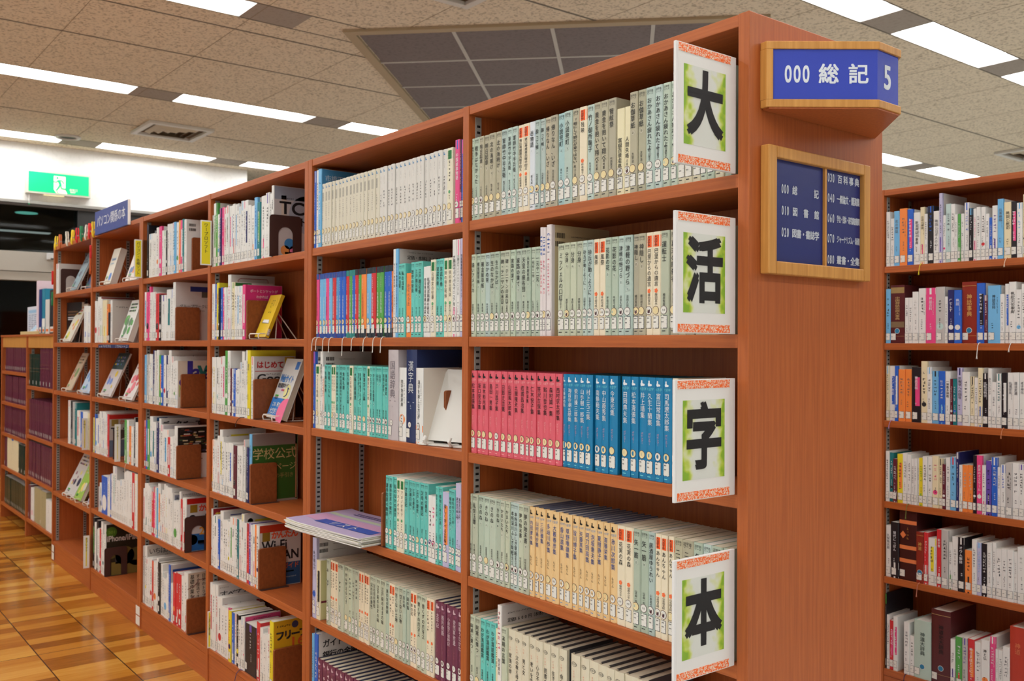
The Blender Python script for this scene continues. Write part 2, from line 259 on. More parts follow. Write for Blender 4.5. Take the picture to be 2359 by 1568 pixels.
ROWS = """n1.1;1.699;0.008;-883,10.3,211,h,戦争はなかった|小松左京|上;-873,22.2,211,h,戦争はなかった|小松左京|下;-851,18.8,211,k,明日起章|小松左京|上;-832,21.6,211,k,明日起章|小松左京|下;-810,27.4,211,k,北の海明け|佐江衆一|上;-783,23.4,211,k,北の海明け|佐江衆一|下;-759,26.9,211,b,軍師竹中半兵衛|笹沢左保|上;-732,18.3,211,b,軍師竹中半兵衛|笹沢左保|中;-714,20.0,211,b,軍師竹中半兵衛|笹沢左保|下;-694,20.2,211,O,恵比寿屋喜兵衛手控え|佐藤雅美|上;-674,24.0,211,O,恵比寿屋喜兵衛手控え|佐藤雅美|下;-650,20.9,211,iw,岳物語|椎名誠|1;-629,18.9,211,b,酔って候|司馬遼太郎|上;-610,16.8,211,b,酔って候|司馬遼太郎|下;-593,21.0,211,k,帰りなん、いざ|志水辰夫|上;-572,24.9,211,k,帰りなん、いざ|志水辰夫|下;-547,24.5,211,a,小説兜町|清水一行|上;-523,26.9,211,b,小説兜町|清水一行|下;-496,23.6,211,k,「粗にして野だが卑ではない」|城山三郎|;-472,24.8,211,O,残映|杉本章子|;-448,23.5,211,b,竹ノ御所鞠子|杉本苑子|;-424,22.4,211,k,黄金を抱いて翔べ|高村薫|上;-402,22.7,211,k,黄金を抱いて翔べ|高村薫|下;-379,23.1,211,k,管絃祭|竹西寛子|;-356,23.4,185,c,富嶽百景走れメロス|太宰治|;-332,18.3,185,c,人間失格|太宰治|;-314,22.6,211,k,お伽草紙|太宰治|上;-291,23.3,211,k,お伽草紙|太宰治|下;-268,24.5,211,b,おかあさん疲れたよ|田辺聖子|一;-244,21.4,211,b,おかあさん疲れたよ|田辺聖子|二;-222,20.7,211,h,おかあさん疲れたよ|田辺聖子|四;-201,19.1,211,h,おかあさん疲れたよ|田辺聖子|三;-182,18.8,211,c2,;-164,19.1,211,c2,;-145,22.2,211,c2,;-122,17.5,211,h,;-105,17.9,211,h,;-87,22.3,211,c2,;-65,17.3,211,h,
n1.2;1.400;0.008;-883,20.1,211,g,遠いアメリカ|常盤新平|;-863,16.9,211,h,雁金屋草紙|鳥越碧|上;-846,20.8,211,h,雁金屋草紙|鳥越碧|下;-825,21.0,211,b,おかめ笹|永井荷風|;-804,22.3,211,h,生のなかば|中野孝次|上;-782,19.0,211,h,生のなかば|中野孝次|下;-763,22.1,211,g,碑・テニヤンの末日|中山義秀|上;-741,19.9,211,g,碑・テニヤンの末日|中山義秀|下;-721,18.7,211,h,家路の果て|夏樹静子|上;-702,21.7,211,h,家路の果て|夏樹静子|下;-681,23.2,211,h,天皇の座布団|難波利三|上;-658,15.1,211,h,天皇の座布団|難波利三|下;-642,15.9,211,h,一元や二元|仁木悦子|上;-627,19.3,211,h,一元や二元|仁木悦子|下;-607,10.6,255,V,;-597,10.1,254,V,;-587,17.9,259,V,;-546,26.6,211,g,ミッシェルの口紅|林京子|;-519,18.7,211,g,分身|東野圭吾|上;-501,20.4,211,g,分身|東野圭吾|中;-480,20.9,211,g,分身|東野圭吾|下;-459,15.1,211,b,砂丘が動くように|日野啓三|上;-444,19.6,211,b,砂丘が動くように|日野啓三|下;-425,18.2,211,O,風祭|平岩弓枝|上;-406,19.8,211,O,風祭|平岩弓枝|下;-387,19.5,211,h,花影の花|平岩弓枝|上;-367,20.7,211,h,花影の花|平岩弓枝|下;-346,17.8,211,b,津軽の野づら|深田久弥|上;-329,24.3,211,b,津軽の野づら|深田久弥|下;-304,17.6,211,k,神隠し|藤沢周平|上;-287,20.8,211,k,神隠し|藤沢周平|下;-266,19.1,211,O,巴里からの遺言|藤田宜永|上;-247,22.1,211,O,巴里からの遺言|藤田宜永|下;-225,23.7,211,g,運転士|藤原智美|;-201,23.9,211,k,幕末の暗殺者|船山馨|上;-177,21.5,211,k,幕末の暗殺者|船山馨|下;-156,19.9,211,k,;-136,21.4,211,g,;-114,21.0,211,g,;-93,19.2,211,g,
n1.3;1.102;0.008;-883,23.0,211,R,松本清張集;-860,23.6,211,R,坂口安吾集;-837,25.8,211,R,高木彬光集;-811,26.4,211,R,島田一男集;-784,25.4,211,R,戸川昌子集;-759,25.0,211,R,日影丈吉集;-734,23.1,211,R,山田風太郎集;-711,27.0,211,R,土屋隆夫集;-684,22.4,211,R,結城昌治集;-661,16.1,211,R,佐野洋集;-645,22.2,211,R,仁木悦子集;-623,22.3,211,R,笹沢左保集;-601,24.6,211,R,鮎川哲也集;-576,23.7,211,R,森村誠一集;-553,24.2,211,R,西村京太郎集;-528,13.4,211,B,五味康祐集;-515,23.9,211,B,海音寺潮五郎集;-491,19.9,211,B,柴田錬三郎集;-471,22.4,211,B,山手樹一郎集;-449,22.8,211,B,村上元三集;-419,20.4,211,B,南條範夫集;-399,21.9,211,B,中山義秀集;-377,26.0,211,B,今東光集;-336,25.2,211,B,田岡典夫集;-311,21.9,211,B,松本清張集;-289,25.3,211,B,井上靖集;-264,23.8,211,B,久生十蘭集;-240,23.0,211,B,富田常雄集;-217,22.2,211,B,司馬遼太郎集;-195,16.1,211,O,横しぐれ|丸谷才一|全
n1.4;0.785;0.008;-883,7.0,211,g,乱世玉響|皆川博子|上;-876,23.2,211,g,乱世玉響|皆川博子|下;-853,26.2,211,h,きのね|宮尾登美子|一;-827,24.1,211,h,きのね|宮尾登美子|二;-803,29.0,211,h,きのね|宮尾登美子|三;-774,19.0,211,h,きのね|宮尾登美子|四;-755,17.2,211,g,かまいたち|宮部みゆき|上;-737,18.1,211,g,かまいたち|宮部みゆき|下;-719,18.4,211,b,本所深川ふしぎ草紙|宮部みゆき|上;-701,18.1,211,b,本所深川ふしぎ草紙|宮部みゆき|下;-683,18.4,211,g,夢の始末書|村松友視|上;-665,21.6,211,g,夢の始末書|村松友視|下;-643,18.4,211,T,内田康夫集;-625,19.1,211,T,山村美紗集;-605,19.3,211,T,三好徹集;-586,23.2,211,T,多岐川恭集;-563,25.1,211,T,大藪春彦集;-538,21.1,211,T,香山滋集;-517,24.2,211,T,草野唯雄集;-493,20.8,211,T,皆川博子集;-472,18.8,211,T,天藤真集;-453,20.6,211,T,阿刀田高集;-432,20.7,211,T,泡坂妻夫集;-412,19.6,211,T,夏樹静子集;-392,19.3,211,T,斎藤栄集;-373,22.9,211,T,赤川次郎集;-350,25.6,211,O,花実の森|保高みさ子|下;-324,23.2,211,O,花実の森|保高みさ子|上;-301,20.6,211,h,矢一筋|山手樹一郎|上;-281,23.1,211,h,矢一筋|山手樹一郎|下;-258,18.4,211,b,居酒屋ゆうれい|山本昌代|;-239,17.4,211,O,あんちゃん|山本周五郎|上;-222,17.9,211,O,あんちゃん|山本周五郎|中;-204,15.9,211,O,あんちゃん|山本周五郎|下;-188,22.5,211,k,ニコライ遭難|吉村昭|上;-165,29.3,211,k,ニコライ遭難|吉村昭|下;-136,22.8,211,h,冬の鷹|吉村昭|上;-113,22.3,211,b,冬の鷹|吉村昭|下;-91,26.6,211,h,;-65,19.9,211,h,
n1.5;0.475;0.008;-881,19.9,211,g,阿寒に果つ|渡辺淳一|上;-861,23.5,211,g,阿寒に果つ|渡辺淳一|下;-837,19.9,211,E,わが落語鑑賞|安藤鶴夫|上;-817,20.7,211,E,わが落語鑑賞|安藤鶴夫|中;-797,20.9,211,E,わが落語鑑賞|安藤鶴夫|下;-776,10.1,200,c,;-766,15.3,261,V2,;-750,21.3,211,g,末期の言葉||;-729,25.6,211,C,家族の絆|1;-703,29.1,211,C,父の教え母の教え|2;-674,27.6,211,C,男と女|3;-647,26.6,211,C,老いを生きる|4;-620,26.6,211,C,心の不思議|5;-594,26.1,211,C,読書の楽しみ|6;-567,27.4,211,C,生きるということ|7;-540,26.9,211,C,命を見つめて|8;-494,29.4,211,C,四季の歌|9;-464,26.2,211,C,忘れ得ぬ人|10;-438,30.6,211,C,人の世の旅|11;-408,27.5,211,C,ふるさと|12;-380,24.6,211,C,美を求めて|13;-355,28.0,211,C,旅のこころ|14;-327,34.9,211,C,自然と共に|15;-293,27.7,211,C,言葉の森|16
n2.1;1.699;0.008;-1781,12.3,256,x:bw,見えにくい人に初めてのパソコン;-1769,17.1,257,x:ww,;-1752,21.9,258,x:sw,;-1730,25.1,206,W,;-1704,21.9,206,W,;-1683,21.2,206,W,;-1661,19.1,206,W,;-1642,26.4,206,W,;-1616,23.2,206,W,;-1593,24.3,206,W,;-1568,25.4,206,W,;-1543,24.6,206,W,;-1518,19.9,206,W,;-1498,23.6,206,W,;-1475,22.0,206,W,;-1453,22.6,206,W,;-1430,24.0,206,W,;-1406,24.9,206,W,;-1381,22.5,206,W,;-1359,22.2,206,Y,;-1337,22.8,206,Y,;-1314,22.9,206,Y,;-1291,20.6,206,Y,;-1270,21.9,206,Y,;-1248,23.9,206,Y,;-1225,23.2,206,Y,;-1201,24.0,206,Y,;-1177,21.1,206,Y,;-1156,20.5,206,Y,;-1136,21.3,206,Y,;-1114,21.1,206,Y,;-1093,27.0,206,Y,;-1066,21.1,206,Y,;-1045,21.9,206,Y,;-1023,21.6,206,Y,;-1002,27.8,206,G,;-961,20.7,221,x:pb,中国故事物語;-940,7.0,218,x:up,;-933,8.8,218,x:bp,
n2.2;1.400;0.008;-1767,19.1,211,q:pb,世界名作童話;-1748,25.4,211,q:sb,日本伝記名作選;-1723,24.6,211,q:sb,日本伝記名作選;-1698,22.3,211,q:pb,世界名作童話;-1676,22.1,211,q:sb,日本伝記名作選;-1654,23.2,211,q:rb,日本伝記名作選;-1631,22.5,211,q:ab,世界名作童話;-1608,18.6,211,q:bb,日本伝記名作選;-1590,23.9,211,q:bb,日本伝記名作選;-1566,19.5,211,q:rg,世界名作童話;-1546,22.4,211,q:gg,日本伝記名作選;-1524,19.5,211,q:bg,日本伝記名作選;-1504,20.2,211,q:rk,世界名作童話;-1484,20.8,211,q:gk,日本伝記名作選;-1463,30.8,211,q:ok,日本伝記名作選;-1433,29.4,211,q:sk,世界名作童話;-1403,28.2,211,q:rk,日本伝記名作選;-1375,25.3,211,q:gk,日本伝記名作選;-1350,20.9,211,q:gk,世界名作童話;-1329,24.6,211,q:bk,日本伝記名作選;-1304,20.4,211,q:bk,日本伝記名作選;-1284,6.2,211,q:ok,世界名作童話;-1277,15.5,256,x:wk,ギリシア神話を知っていますか;-1262,15.3,256,x:sk,ギリシア神話を知っていますか;-1247,19.0,211,E,私の浅草|沢村貞子|上;-1228,21.8,211,E,私の浅草|沢村貞子|下;-1206,28.5,182,x:ow,わらべうた;-1177,20.4,211,E,歴史の発見|木村尚三郎|;-1157,19.8,211,E,江戸雑記帳|村上元三|上;-1137,22.1,211,E,江戸雑記帳|村上元三|下;-1115,19.3,195,x:wk,信長秀吉家康の研究|童門冬二;-1096,21.5,195,x:wk,信長秀吉家康の研究|童門冬二;-1074,24.3,211,G,元禄女の仕事|西井一夫|;-1050,19.6,211,E,宮武外骨|吉野孝雄|上;-1030,21.3,211,E,宮武外骨|吉野孝雄|下;-1009,19.7,211,G,貝の帝王死体|和久峻三|上;-989,18.9,211,G,貝の帝王死体|和久峻三|下;-970,18.3,257,x:wp,大震災サバイバルマニュアル;-952,14.3,257,x:wp,大震災サバイバルマニュアル;-938,14.5,258,x:lk,視覚障害被災者とボランティア
n2.3;1.102;0.008;-1781,11.7,253,x:bp,;-1769,32.2,211,G,アラスカ物語|新田次郎|;-1737,17.4,254,x:wk,高齢者に贈るハーモニカ;-1720,15.3,205,x:wo,;-1705,24.4,211,E,生物の世界|今西錦司|;-1680,23.6,211,E,敗戦こつちん|小沢昭一|;-1657,15.7,211,G,ウォルトン||上;-1641,16.1,211,G,ウォルトン||下;-1625,21.5,211,E,母の台所娘のキッチン|沖藤典子|上;-1603,20.4,211,E,母の台所娘のキッチン|沖藤典子|下;-1583,27.4,211,E,魚味礼讃|関谷文吉|;-1556,23.9,211,E,忘ら来らるる話||;-1532,22.3,211,G,たまゆらの夢||;-1509,23.3,211,E,大阪古墓展望|長沢規一|;-1486,14.8,211,E,音楽を愛する人に|芥川也寸志|上;-1471,19.0,211,E,音楽を愛する人に|芥川也寸志|下;-1452,25.6,211,E,数寄文十八篇||;-1427,18.5,211,G,東京の三十年||;-1408,17.9,211,E,ひとびとの跫音|司馬遼太郎|上;-1390,18.6,211,E,ひとびとの跫音|司馬遼太郎|下;-1372,18.0,211,E,山行|槇有恒|上;-1354,19.4,211,E,山行|槇有恒|下;-1334,16.0,211,E,茶道の歴史|桑田忠親|上;-1318,19.0,211,E,茶道の歴史|桑田忠親|下;-1299,55.8,262,Dl,国語辞典;-1244,40.0,211,x:wo,四字熟語辞典;-1204,55.7,263,Dn,漢字典;-1148,37.4,212,x:wo,漢字を楽しむ方法
n2.4;0.785;0.008;-1310,21.6,211,E,護持院原の敵討|森鴎外|上;-1288,19.8,211,E,護持院原の敵討|森鴎外|下;-1268,20.8,211,E,私のなかの東京|野口冨士男|;-1247,21.3,211,G,アメノオキナ||上;-1226,21.0,211,G,アメノオキナ||下;-1205,21.9,211,E,文車日記|田辺聖子|上;-1183,19.8,211,E,文車日記|田辺聖子|下;-1163,18.1,211,E,江戸の歴史|辻達也|上;-1145,20.4,211,E,江戸の歴史|辻達也|下;-1125,22.6,211,E,父母の暦記|津田さち|上;-1102,18.1,211,E,父母の暦記|津田さち|下;-1084,20.0,182,x:wv,;-1064,19.1,182,x:wp,;-1045,13.5,211,E,俳句とあそぶ法|江國滋|上;-1032,18.0,211,E,俳句とあそぶ法|江國滋|下;-1014,29.6,200,x:lo,楽しく学べる百科;-984,16.9,211,E,俳句のつくり方|石塚友二|上;-967,15.4,211,E,俳句のつくり方|石塚友二|下;-952,14.6,230,x:lk,漢字流川柳入門|奥野善之;-937,13.9,230,x:lk,漢字流川柳入門|奥野善之
n2.5;0.475;0.008;-1781,28.4,264,x:lb,命の恩人が;-1753,27.8,195,x:cc,;-1680,23.5,211,g,;-1657,14.6,211,O,;-1642,18.4,211,O,;-1624,20.8,211,O,;-1603,40.4,211,g,;-1563,33.3,211,g,かんがえるとき;-1529,21.1,211,g,;-1508,17.2,211,g,;-1491,24.2,211,g,;-1467,16.2,211,O,;-1451,15.5,211,O,;-1435,17.1,211,O,;-1418,16.9,211,O,;-1401,20.2,211,g,父の日の景色;-1381,18.3,211,g,父の日の景色;-1363,25.4,211,g,江戸前のままの味;-1337,30.6,211,g,江戸前のままの味;-1307,18.6,211,h,東の女の物語;-1288,17.9,211,O,;-1270,15.6,211,O,;-1255,22.3,211,g,甘くない土地;-1233,21.5,211,g,甘くない土地;-1211,17.1,211,h,田の風;-1194,18.5,211,h,田の風;-1175,18.8,211,O,本の花;-1157,17.6,211,O,本の花;-1139,26.7,211,g,曾くずの爪牙ス;-1112,25.3,211,g,曾くずの爪牙ス;-1087,20.2,211,O,;-1067,17.1,211,O,;-1050,31.8,211,P,太平記;-1018,22.1,211,P,雨月物語;-996,29.9,211,P,小泉信三歳時記;-966,25.8,211,P,徒然草拾遺;-940,21.9,211,P,舞姫うたかた
n2.6;0.137;0.008;-1781,15.1,283,x:sw,;-1766,23.1,287,x:bw,;-1743,31.8,211,P,;-1711,31.3,211,P,;-1680,30.8,211,P,;-1649,30.3,211,P,;-1619,29.8,211,P,;-1589,29.4,211,P,;-1560,28.9,211,P,;-1531,28.5,211,P,;-1502,28.0,211,P,;-1474,27.6,211,P,;-1447,27.2,211,P,;-1419,26.8,211,P,;-1393,26.4,211,P,;-1366,26.0,211,P,;-1340,25.6,211,P,;-1315,29.6,211,P,;-1285,27.0,211,T,;-1258,26.6,211,T,;-1231,26.2,211,T,;-1205,25.8,211,T,;-1179,25.4,211,T,;-1154,25.0,211,T,;-1129,24.6,211,T,;-1104,24.3,211,T,
n3.1;1.695;0.008;-2702,11.9,211,x:ek,;-2690,25.7,257,x:wg,;-2665,18.2,257,x:gk,;-2647,22.8,209,x:ws,;-2624,17.9,231,x:np,;-2606,27.1,232,x:pw,;-2579,28.0,228,x:wr,Word&Excel2013;-2551,20.8,234,x:wr,Word&Excel2016;-2530,17.2,229,x:wp,;-2513,26.1,229,x:wb,Word2013;-2487,24.1,232,x:wr,;-2463,15.0,228,x:ws,;-2448,19.9,229,x:wn,;-2428,18.6,215,x:ws,;-2409,25.0,235,x:ws,;-2384,17.2,231,x:wp,;-2367,29.8,232,x:wn,;-2337,24.2,211,x:we,;-2313,36.3,205,x:wo,;-2277,26.6,232,x:sb,;-2250,29.3,211,x:tg,最新ネットワーク用語集;-2221,43.7,230,x:wp,;-2177,31.8,237,x:wv,;-2145,15.9,231,x:we,;-2129,17.3,258,x:wn,TCP/IP
n3.2;1.397;0.008;-2702,1.9,230,x:rw,;-2700,26.1,227,x:wo,ネットワーク;-2674,18.6,227,x:bw,;-2656,23.6,230,x:yr,HTML5;-2632,12.2,208,x:kw,;-2620,24.2,210,x:bw,;-2596,26.0,207,x:pw,;-2570,18.8,208,x:we,;-2551,15.7,207,x:we,;-2535,28.2,256,x:wp,;-2507,20.2,226,x:wg,;-2487,23.9,224,x:cg,;-2463,18.9,208,x:we,;-2444,16.9,206,x:ws,;-2427,25.1,207,x:ws,;-2402,12.0,205,x:we,;-2390,25.6,210,x:pw,インターネット
n3.3;1.098;0.008;-2702,9.9,228,x:wo,jQuery;-2692,34.8,228,x:wy,;-2658,26.4,229,x:wm,HTML&CSS;-2631,23.8,226,x:we,;-2607,24.7,231,x:wr,;-2583,22.2,233,x:wp,;-2561,29.2,255,x:gw,;-2531,27.2,255,x:wk,インターネット;-2504,13.5,186,x:uw,;-2491,19.3,185,x:wb,;-2471,19.1,186,x:bw,;-2452,17.4,181,x:we,;-2435,20.9,185,x:wk,;-2414,10.4,208,x:wr,;-2404,11.9,212,x:ws,;-2392,22.5,253,x:we,;-2369,12.2,219,x:wk,;-2357,24.7,258,x:wk,マーケティング;-2332,24.9,258,x:yw,SEO;-2307,22.2,235,x:wr,アナリティクス
n3.4;0.779;0.008;-2702,9.3,209,x:oy,;-2693,26.9,211,x:wo,;-2666,26.7,210,x:we,;-2640,21.1,230,x:wr,;-2618,26.1,256,x:wy,WordPress;-2592,19.4,229,x:ws,;-2573,21.8,210,x:we,;-2551,22.9,209,x:wk,;-2528,20.8,211,x:wk,;-2507,24.3,213,x:wb,;-2483,14.8,212,x:wc,;-2468,29.4,206,x:uk,ネット;-2439,33.8,206,x:we,;-2405,29.8,209,x:wk,;-2375,11.8,195,x:we,;-2363,12.9,236,x:wr,;-2350,14.0,209,x:kw,;-2336,15.7,208,x:nk,;-2321,20.1,261,x:sw,学校公式
n3.5;0.475;0.008;-2702,10.4,231,x:wr,インターネット;-2692,22.1,202,x:we,;-2670,46.4,210,x:wt,Gmail;-2624,18.6,200,x:bw,;-2605,31.2,236,x:wk,セキュリティ;-2574,29.4,206,x:wk,;-2544,22.1,208,x:we,;-2522,20.6,206,x:wy,;-2502,20.4,227,x:wg,;-2481,29.6,228,x:wo,HTML;-2452,22.6,228,x:wr,;-2429,19.8,228,x:tw,;-2409,22.2,230,x:wr,;-2387,24.6,255,x:wy,jQuery;-2362,20.5,224,x:we,;-2342,25.3,225,x:rk,;-2317,22.6,231,x:vw,;-2294,16.2,227,x:we,;-2278,18.5,231,x:wp,HTML;-2259,18.4,232,x:ow,;-2241,21.8,233,x:wn,
n3.6;0.137;0.008;-2702,23.1,269,x:wr,;-2679,30.2,266,x:we,;-2649,22.4,270,x:wr,;-2627,42.8,227,x:wr,RaspberryPi;-2584,26.9,199,x:we,;-2557,38.0,200,x:wk,;-2519,14.2,204,x:pw,;-2505,28.1,199,x:yn,;-2477,22.2,196,x:bw,;-2454,22.0,197,x:wr,;-2432,25.9,198,x:ky,;-2406,21.6,182,x:we,;-2385,22.1,200,x:ws,;-2363,10.0,204,x:wp,;-2353,109.8,187,x:kv,;-2243,35.0,214,x:rw,;-2208,24.7,201,x:we,;-2183,41.9,186,x:we,;-2141,19.8,218,x:wr,;-2122,30.8,246,x:yk,
n4.1;1.695;0.008;-3574,27.3,256,x:kn,;-3546,50.4,210,x:ws,Windows8.1;-3496,36.4,209,x:we,;-3460,42.4,203,x:we,;-3417,30.9,229,x:wo,;-3386,33.1,232,x:pw,;-3353,25.2,210,x:we,;-3328,43.6,206,x:wg,Excel;-3284,20.9,204,x:kw,;-3263,28.1,230,x:we,;-3235,30.2,229,x:ws,;-3205,26.9,232,x:wp,;-3178,26.6,231,x:sw,;-3152,29.3,227,x:wg,;-3122,28.9,233,x:oy,;-3094,31.5,231,x:pw,;-3062,19.8,233,x:tw,;-3042,27.0,229,x:we,
n4.2;1.395;0.008;-3597,0.6,235,x:pw,;-3597,27.1,234,x:ws,;-3570,43.3,232,x:pk,PHP;-3526,22.0,257,x:pw,;-3504,31.2,229,x:wk,;-3473,24.7,229,x:we,;-3449,21.4,229,x:wr,;-3427,44.8,220,x:rk,;-3382,36.4,214,x:kw,;-3346,70.2,209,x:wv,Access;-3276,54.4,232,x:wt,VisualC#;-3221,27.1,232,x:wb,;-3194,29.0,262,x:we,
n4.3;1.095;0.008;-3597,36.1,231,x:sw,;-3561,25.5,234,x:ek,;-3536,23.4,184,x:wk,;-3512,30.0,236,x:we,;-3482,18.6,233,x:ws,;-3464,30.8,254,x:nw,;-3433,12.2,252,x:we,;-3421,15.2,225,x:wr,;-3406,28.3,256,x:we,;-3377,37.5,232,x:go,;-3340,29.4,231,x:bw,;-3310,32.0,233,x:wr,;-3278,28.8,232,x:nw,;-3249,14.3,233,x:ws,;-3235,31.2,255,x:we,;-3204,28.0,228,x:wr,;-3176,22.2,207,x:wg,;-3154,33.0,210,x:ws,
n4.4;0.779;0.008;-3597,13.7,230,x:wp,;-3584,20.1,232,x:rw,;-3564,23.7,234,x:bs,;-3540,30.3,237,x:gw,;-3510,39.7,255,x:ws,;-3470,39.9,232,x:wt,Visual;-3430,23.4,233,x:wb,;-3407,29.7,234,x:nw,;-3377,25.1,253,x:wk,;-3352,35.4,227,x:wp,;-3316,14.1,207,x:we,;-3302,41.7,208,x:ws,;-3261,22.0,209,x:wo,;-3239,31.3,178,x:rw,;-3207,35.0,183,x:ws,;-3172,23.9,188,x:we,;-3148,34.2,234,x:we,
n4.5;0.475;0.008;-3597,7.5,179,x:ky,;-3590,20.9,207,x:wr,;-3569,55.7,234,x:wt,フォト;-3513,20.3,228,x:wk,;-3493,17.2,222,x:wy,;-3476,29.7,204,x:rw,;-3446,31.6,231,x:pg,;-3414,14.6,231,x:we,;-3400,14.5,231,x:sw,;-3385,33.8,255,x:wo,;-3352,31.9,208,x:wb,;-3320,31.6,232,x:wr,;-3288,20.9,263,x:wo,;-3267,20.7,258,x:wy,;-3246,57.8,254,x:wk,PHP;-3189,16.8,234,x:we,;-3172,56.2,203,x:wg,;-3116,32.5,207,x:we,;-3083,19.3,254,x:we,;-3064,17.9,223,x:rw,;-3046,45.5,232,x:wr,
n4.6;0.130;0.008;-3597,33.1,273,x:ek,;-3564,23.4,279,x:wy,;-3540,18.6,222,x:wr,;-3522,27.7,232,x:we,;-3494,32.0,232,x:wr,;-3462,31.6,226,x:ro,;-3431,44.6,227,x:wo,;-3386,22.0,253,x:wk,;-3364,30.5,238,x:kw,;-3333,21.6,234,x:we,;-3312,21.4,202,x:wt,;-3290,46.6,178,x:ws,;-3244,29.2,210,x:we,;-3215,20.7,253,x:bw,;-3194,28.7,174,x:we,;-3165,32.4,228,x:ro,Excel;-3133,43.9,233,x:rw,Excel;-3089,31.5,235,x:rw,;-3057,38.9,234,x:we,;-3018,45.9,258,x:wr,
n5.4;0.773;0.008;-4513,9.2,193,x:sw,;-4504,30.2,194,x:yo,;-4474,23.1,215,x:bt,;-4451,36.5,192,x:ws,;-4414,29.4,195,x:wb,;-4385,33.3,235,x:wr,;-4352,33.0,234,x:wn,;-4319,32.6,238,x:wb,;-4286,32.3,237,x:we,;-4254,28.0,225,x:ws,;-4226,29.4,229,x:rw,;-3908,39.3,219,x:gw,;-3868,31.8,220,x:wg,;-3836,35.0,192,x:oy,;-3801,38.0,192,x:wk,;-3763,20.5,240,x:kw,;-3743,50.7,217,x:we,
n5.5;0.460;0.008;-4379,42.4,157,x:wn,;-4336,119.4,202,x:bw,;-4217,44.8,210,x:wb,;-4172,31.0,228,x:bw,;-4141,30.7,233,x:we,;-4111,39.0,276,x:wm,;-4072,30.0,278,x:wv,;-4042,25.5,210,x:wk,;-4016,33.7,209,x:we,;-3983,33.3,220,x:ws,;-3949,32.9,221,x:we,;-3916,32.6,268,x:we,;-3884,64.1,276,x:we,;-3820,43.3,277,x:wk,;-3776,42.7,278,x:rw,;-3734,45.9,277,x:wy,
n5.6;0.128;0.008;-4506,34.3,281,x:kg,;-4471,33.9,259,x:we,;-4437,38.6,276,x:kw,;-4399,33.2,236,x:wv,;-4366,28.0,239,x:rw,;-4338,32.6,283,x:we,;-4305,32.3,217,x:wt,;-4273,28.8,277,x:we,
n6.4;0.776;0.008;-5071,51.4,260,x:wr,;-5019,33.9,260,x:kw,;-4985,76.7,255,x:ew,;-4909,39.4,253,x:tw,;-4869,38.9,210,x:wr,;-4830,38.5,212,x:wo,;-4792,44.4,206,x:bw,;-4747,105.5,211,x:wy,;-4642,48.5,207,x:cw,
rb.1;1.695;2.028;-907,15.9,214,x:wk,;-891,17.3,186,x:wk,;-874,23.2,213,x:sw,花の神話;-851,30.9,220,x:oe,;-820,23.7,214,x:bp,;-796,27.3,199,x:wk,創造神話の事典;-769,17.4,217,x:cp,日本の神話;-752,12.5,190,x:wk,;-739,22.8,218,x:kb,;-716,22.6,196,x:ww,神話と日本人の心;-694,13.1,261,x:lv,;-681,11.2,177,x:wp,;-670,20.3,218,x:mw,;-649,15.6,215,x:wk,;-634,10.9,175,x:we,;-623,10.0,176,x:gw,;-613,12.6,176,x:we,;-600,17.9,215,x:wb,;-582,15.1,192,x:ks,;-567,12.4,189,x:wp,;-555,14.9,193,x:we,;-540,16.5,192,x:wr,;-523,13.0,166,x:wk,;-510,11.6,151,x:bc,;-499,20.1,192,x:wv,;-479,20.3,213,x:sw,日本神話;-458,26.8,199,x:ck,神話と歴史;-432,19.0,199,x:kp,;-413,18.5,192,x:ws,;-394,12.2,220,x:cc,
rb.2;1.394;2.028;-907,19.6,212,x:sk,;-888,57.4,226,Du,中国神話伝説大事典;-830,15.9,175,x:we,;-814,14.8,175,x:we,;-800,24.4,197,x:we,;-775,29.0,209,x:wk,;-746,39.0,209,x:pw,神話百科;-707,35.5,211,x:em,;-672,11.1,174,x:we,;-661,24.8,198,x:nw,;-636,27.2,196,x:bw,神話;-609,53.5,225,Dr,神話事典;-555,28.9,218,x:bk,;-526,12.1,174,x:uw,;-514,43.6,207,x:sk,神話百科;-471,15.2,175,x:we,;-455,14.2,211,x:wb,;-441,24.9,217,x:wk,神話文化事典;-416,18.9,189,x:ws,;-397,13.9,208,x:wk,
rb.3;1.092;2.028;-907,14.1,214,x:cs,;-893,24.0,212,x:wb,エジプト物語;-869,13.7,214,x:bw,;-855,26.4,201,x:oe,;-829,27.8,202,x:oe,;-801,38.1,210,x:kp,神話百科;-763,24.5,234,x:cc,;-739,18.2,212,x:ws,;-721,25.7,198,x:ss,;-695,24.6,198,x:bs,;-670,19.3,197,x:wk,一神教多神教;-651,10.8,170,x:uw,;-640,14.1,170,x:tb,;-626,20.6,212,x:ln,宗教学への招待;-606,27.6,197,x:wk,;-578,16.1,181,x:cc,;-562,13.6,177,x:we,;-548,16.7,213,x:cb,;-532,19.7,194,x:kw,比較文明学;-512,13.3,212,x:wk,法人ハンドブック;-499,15.5,163,x:we,;-483,17.7,194,x:wt,;-465,19.8,197,x:kw,;-445,19.7,198,x:we,仙境往来;-426,21.0,199,x:we,道法変遷;-405,18.9,199,x:we,老子神化
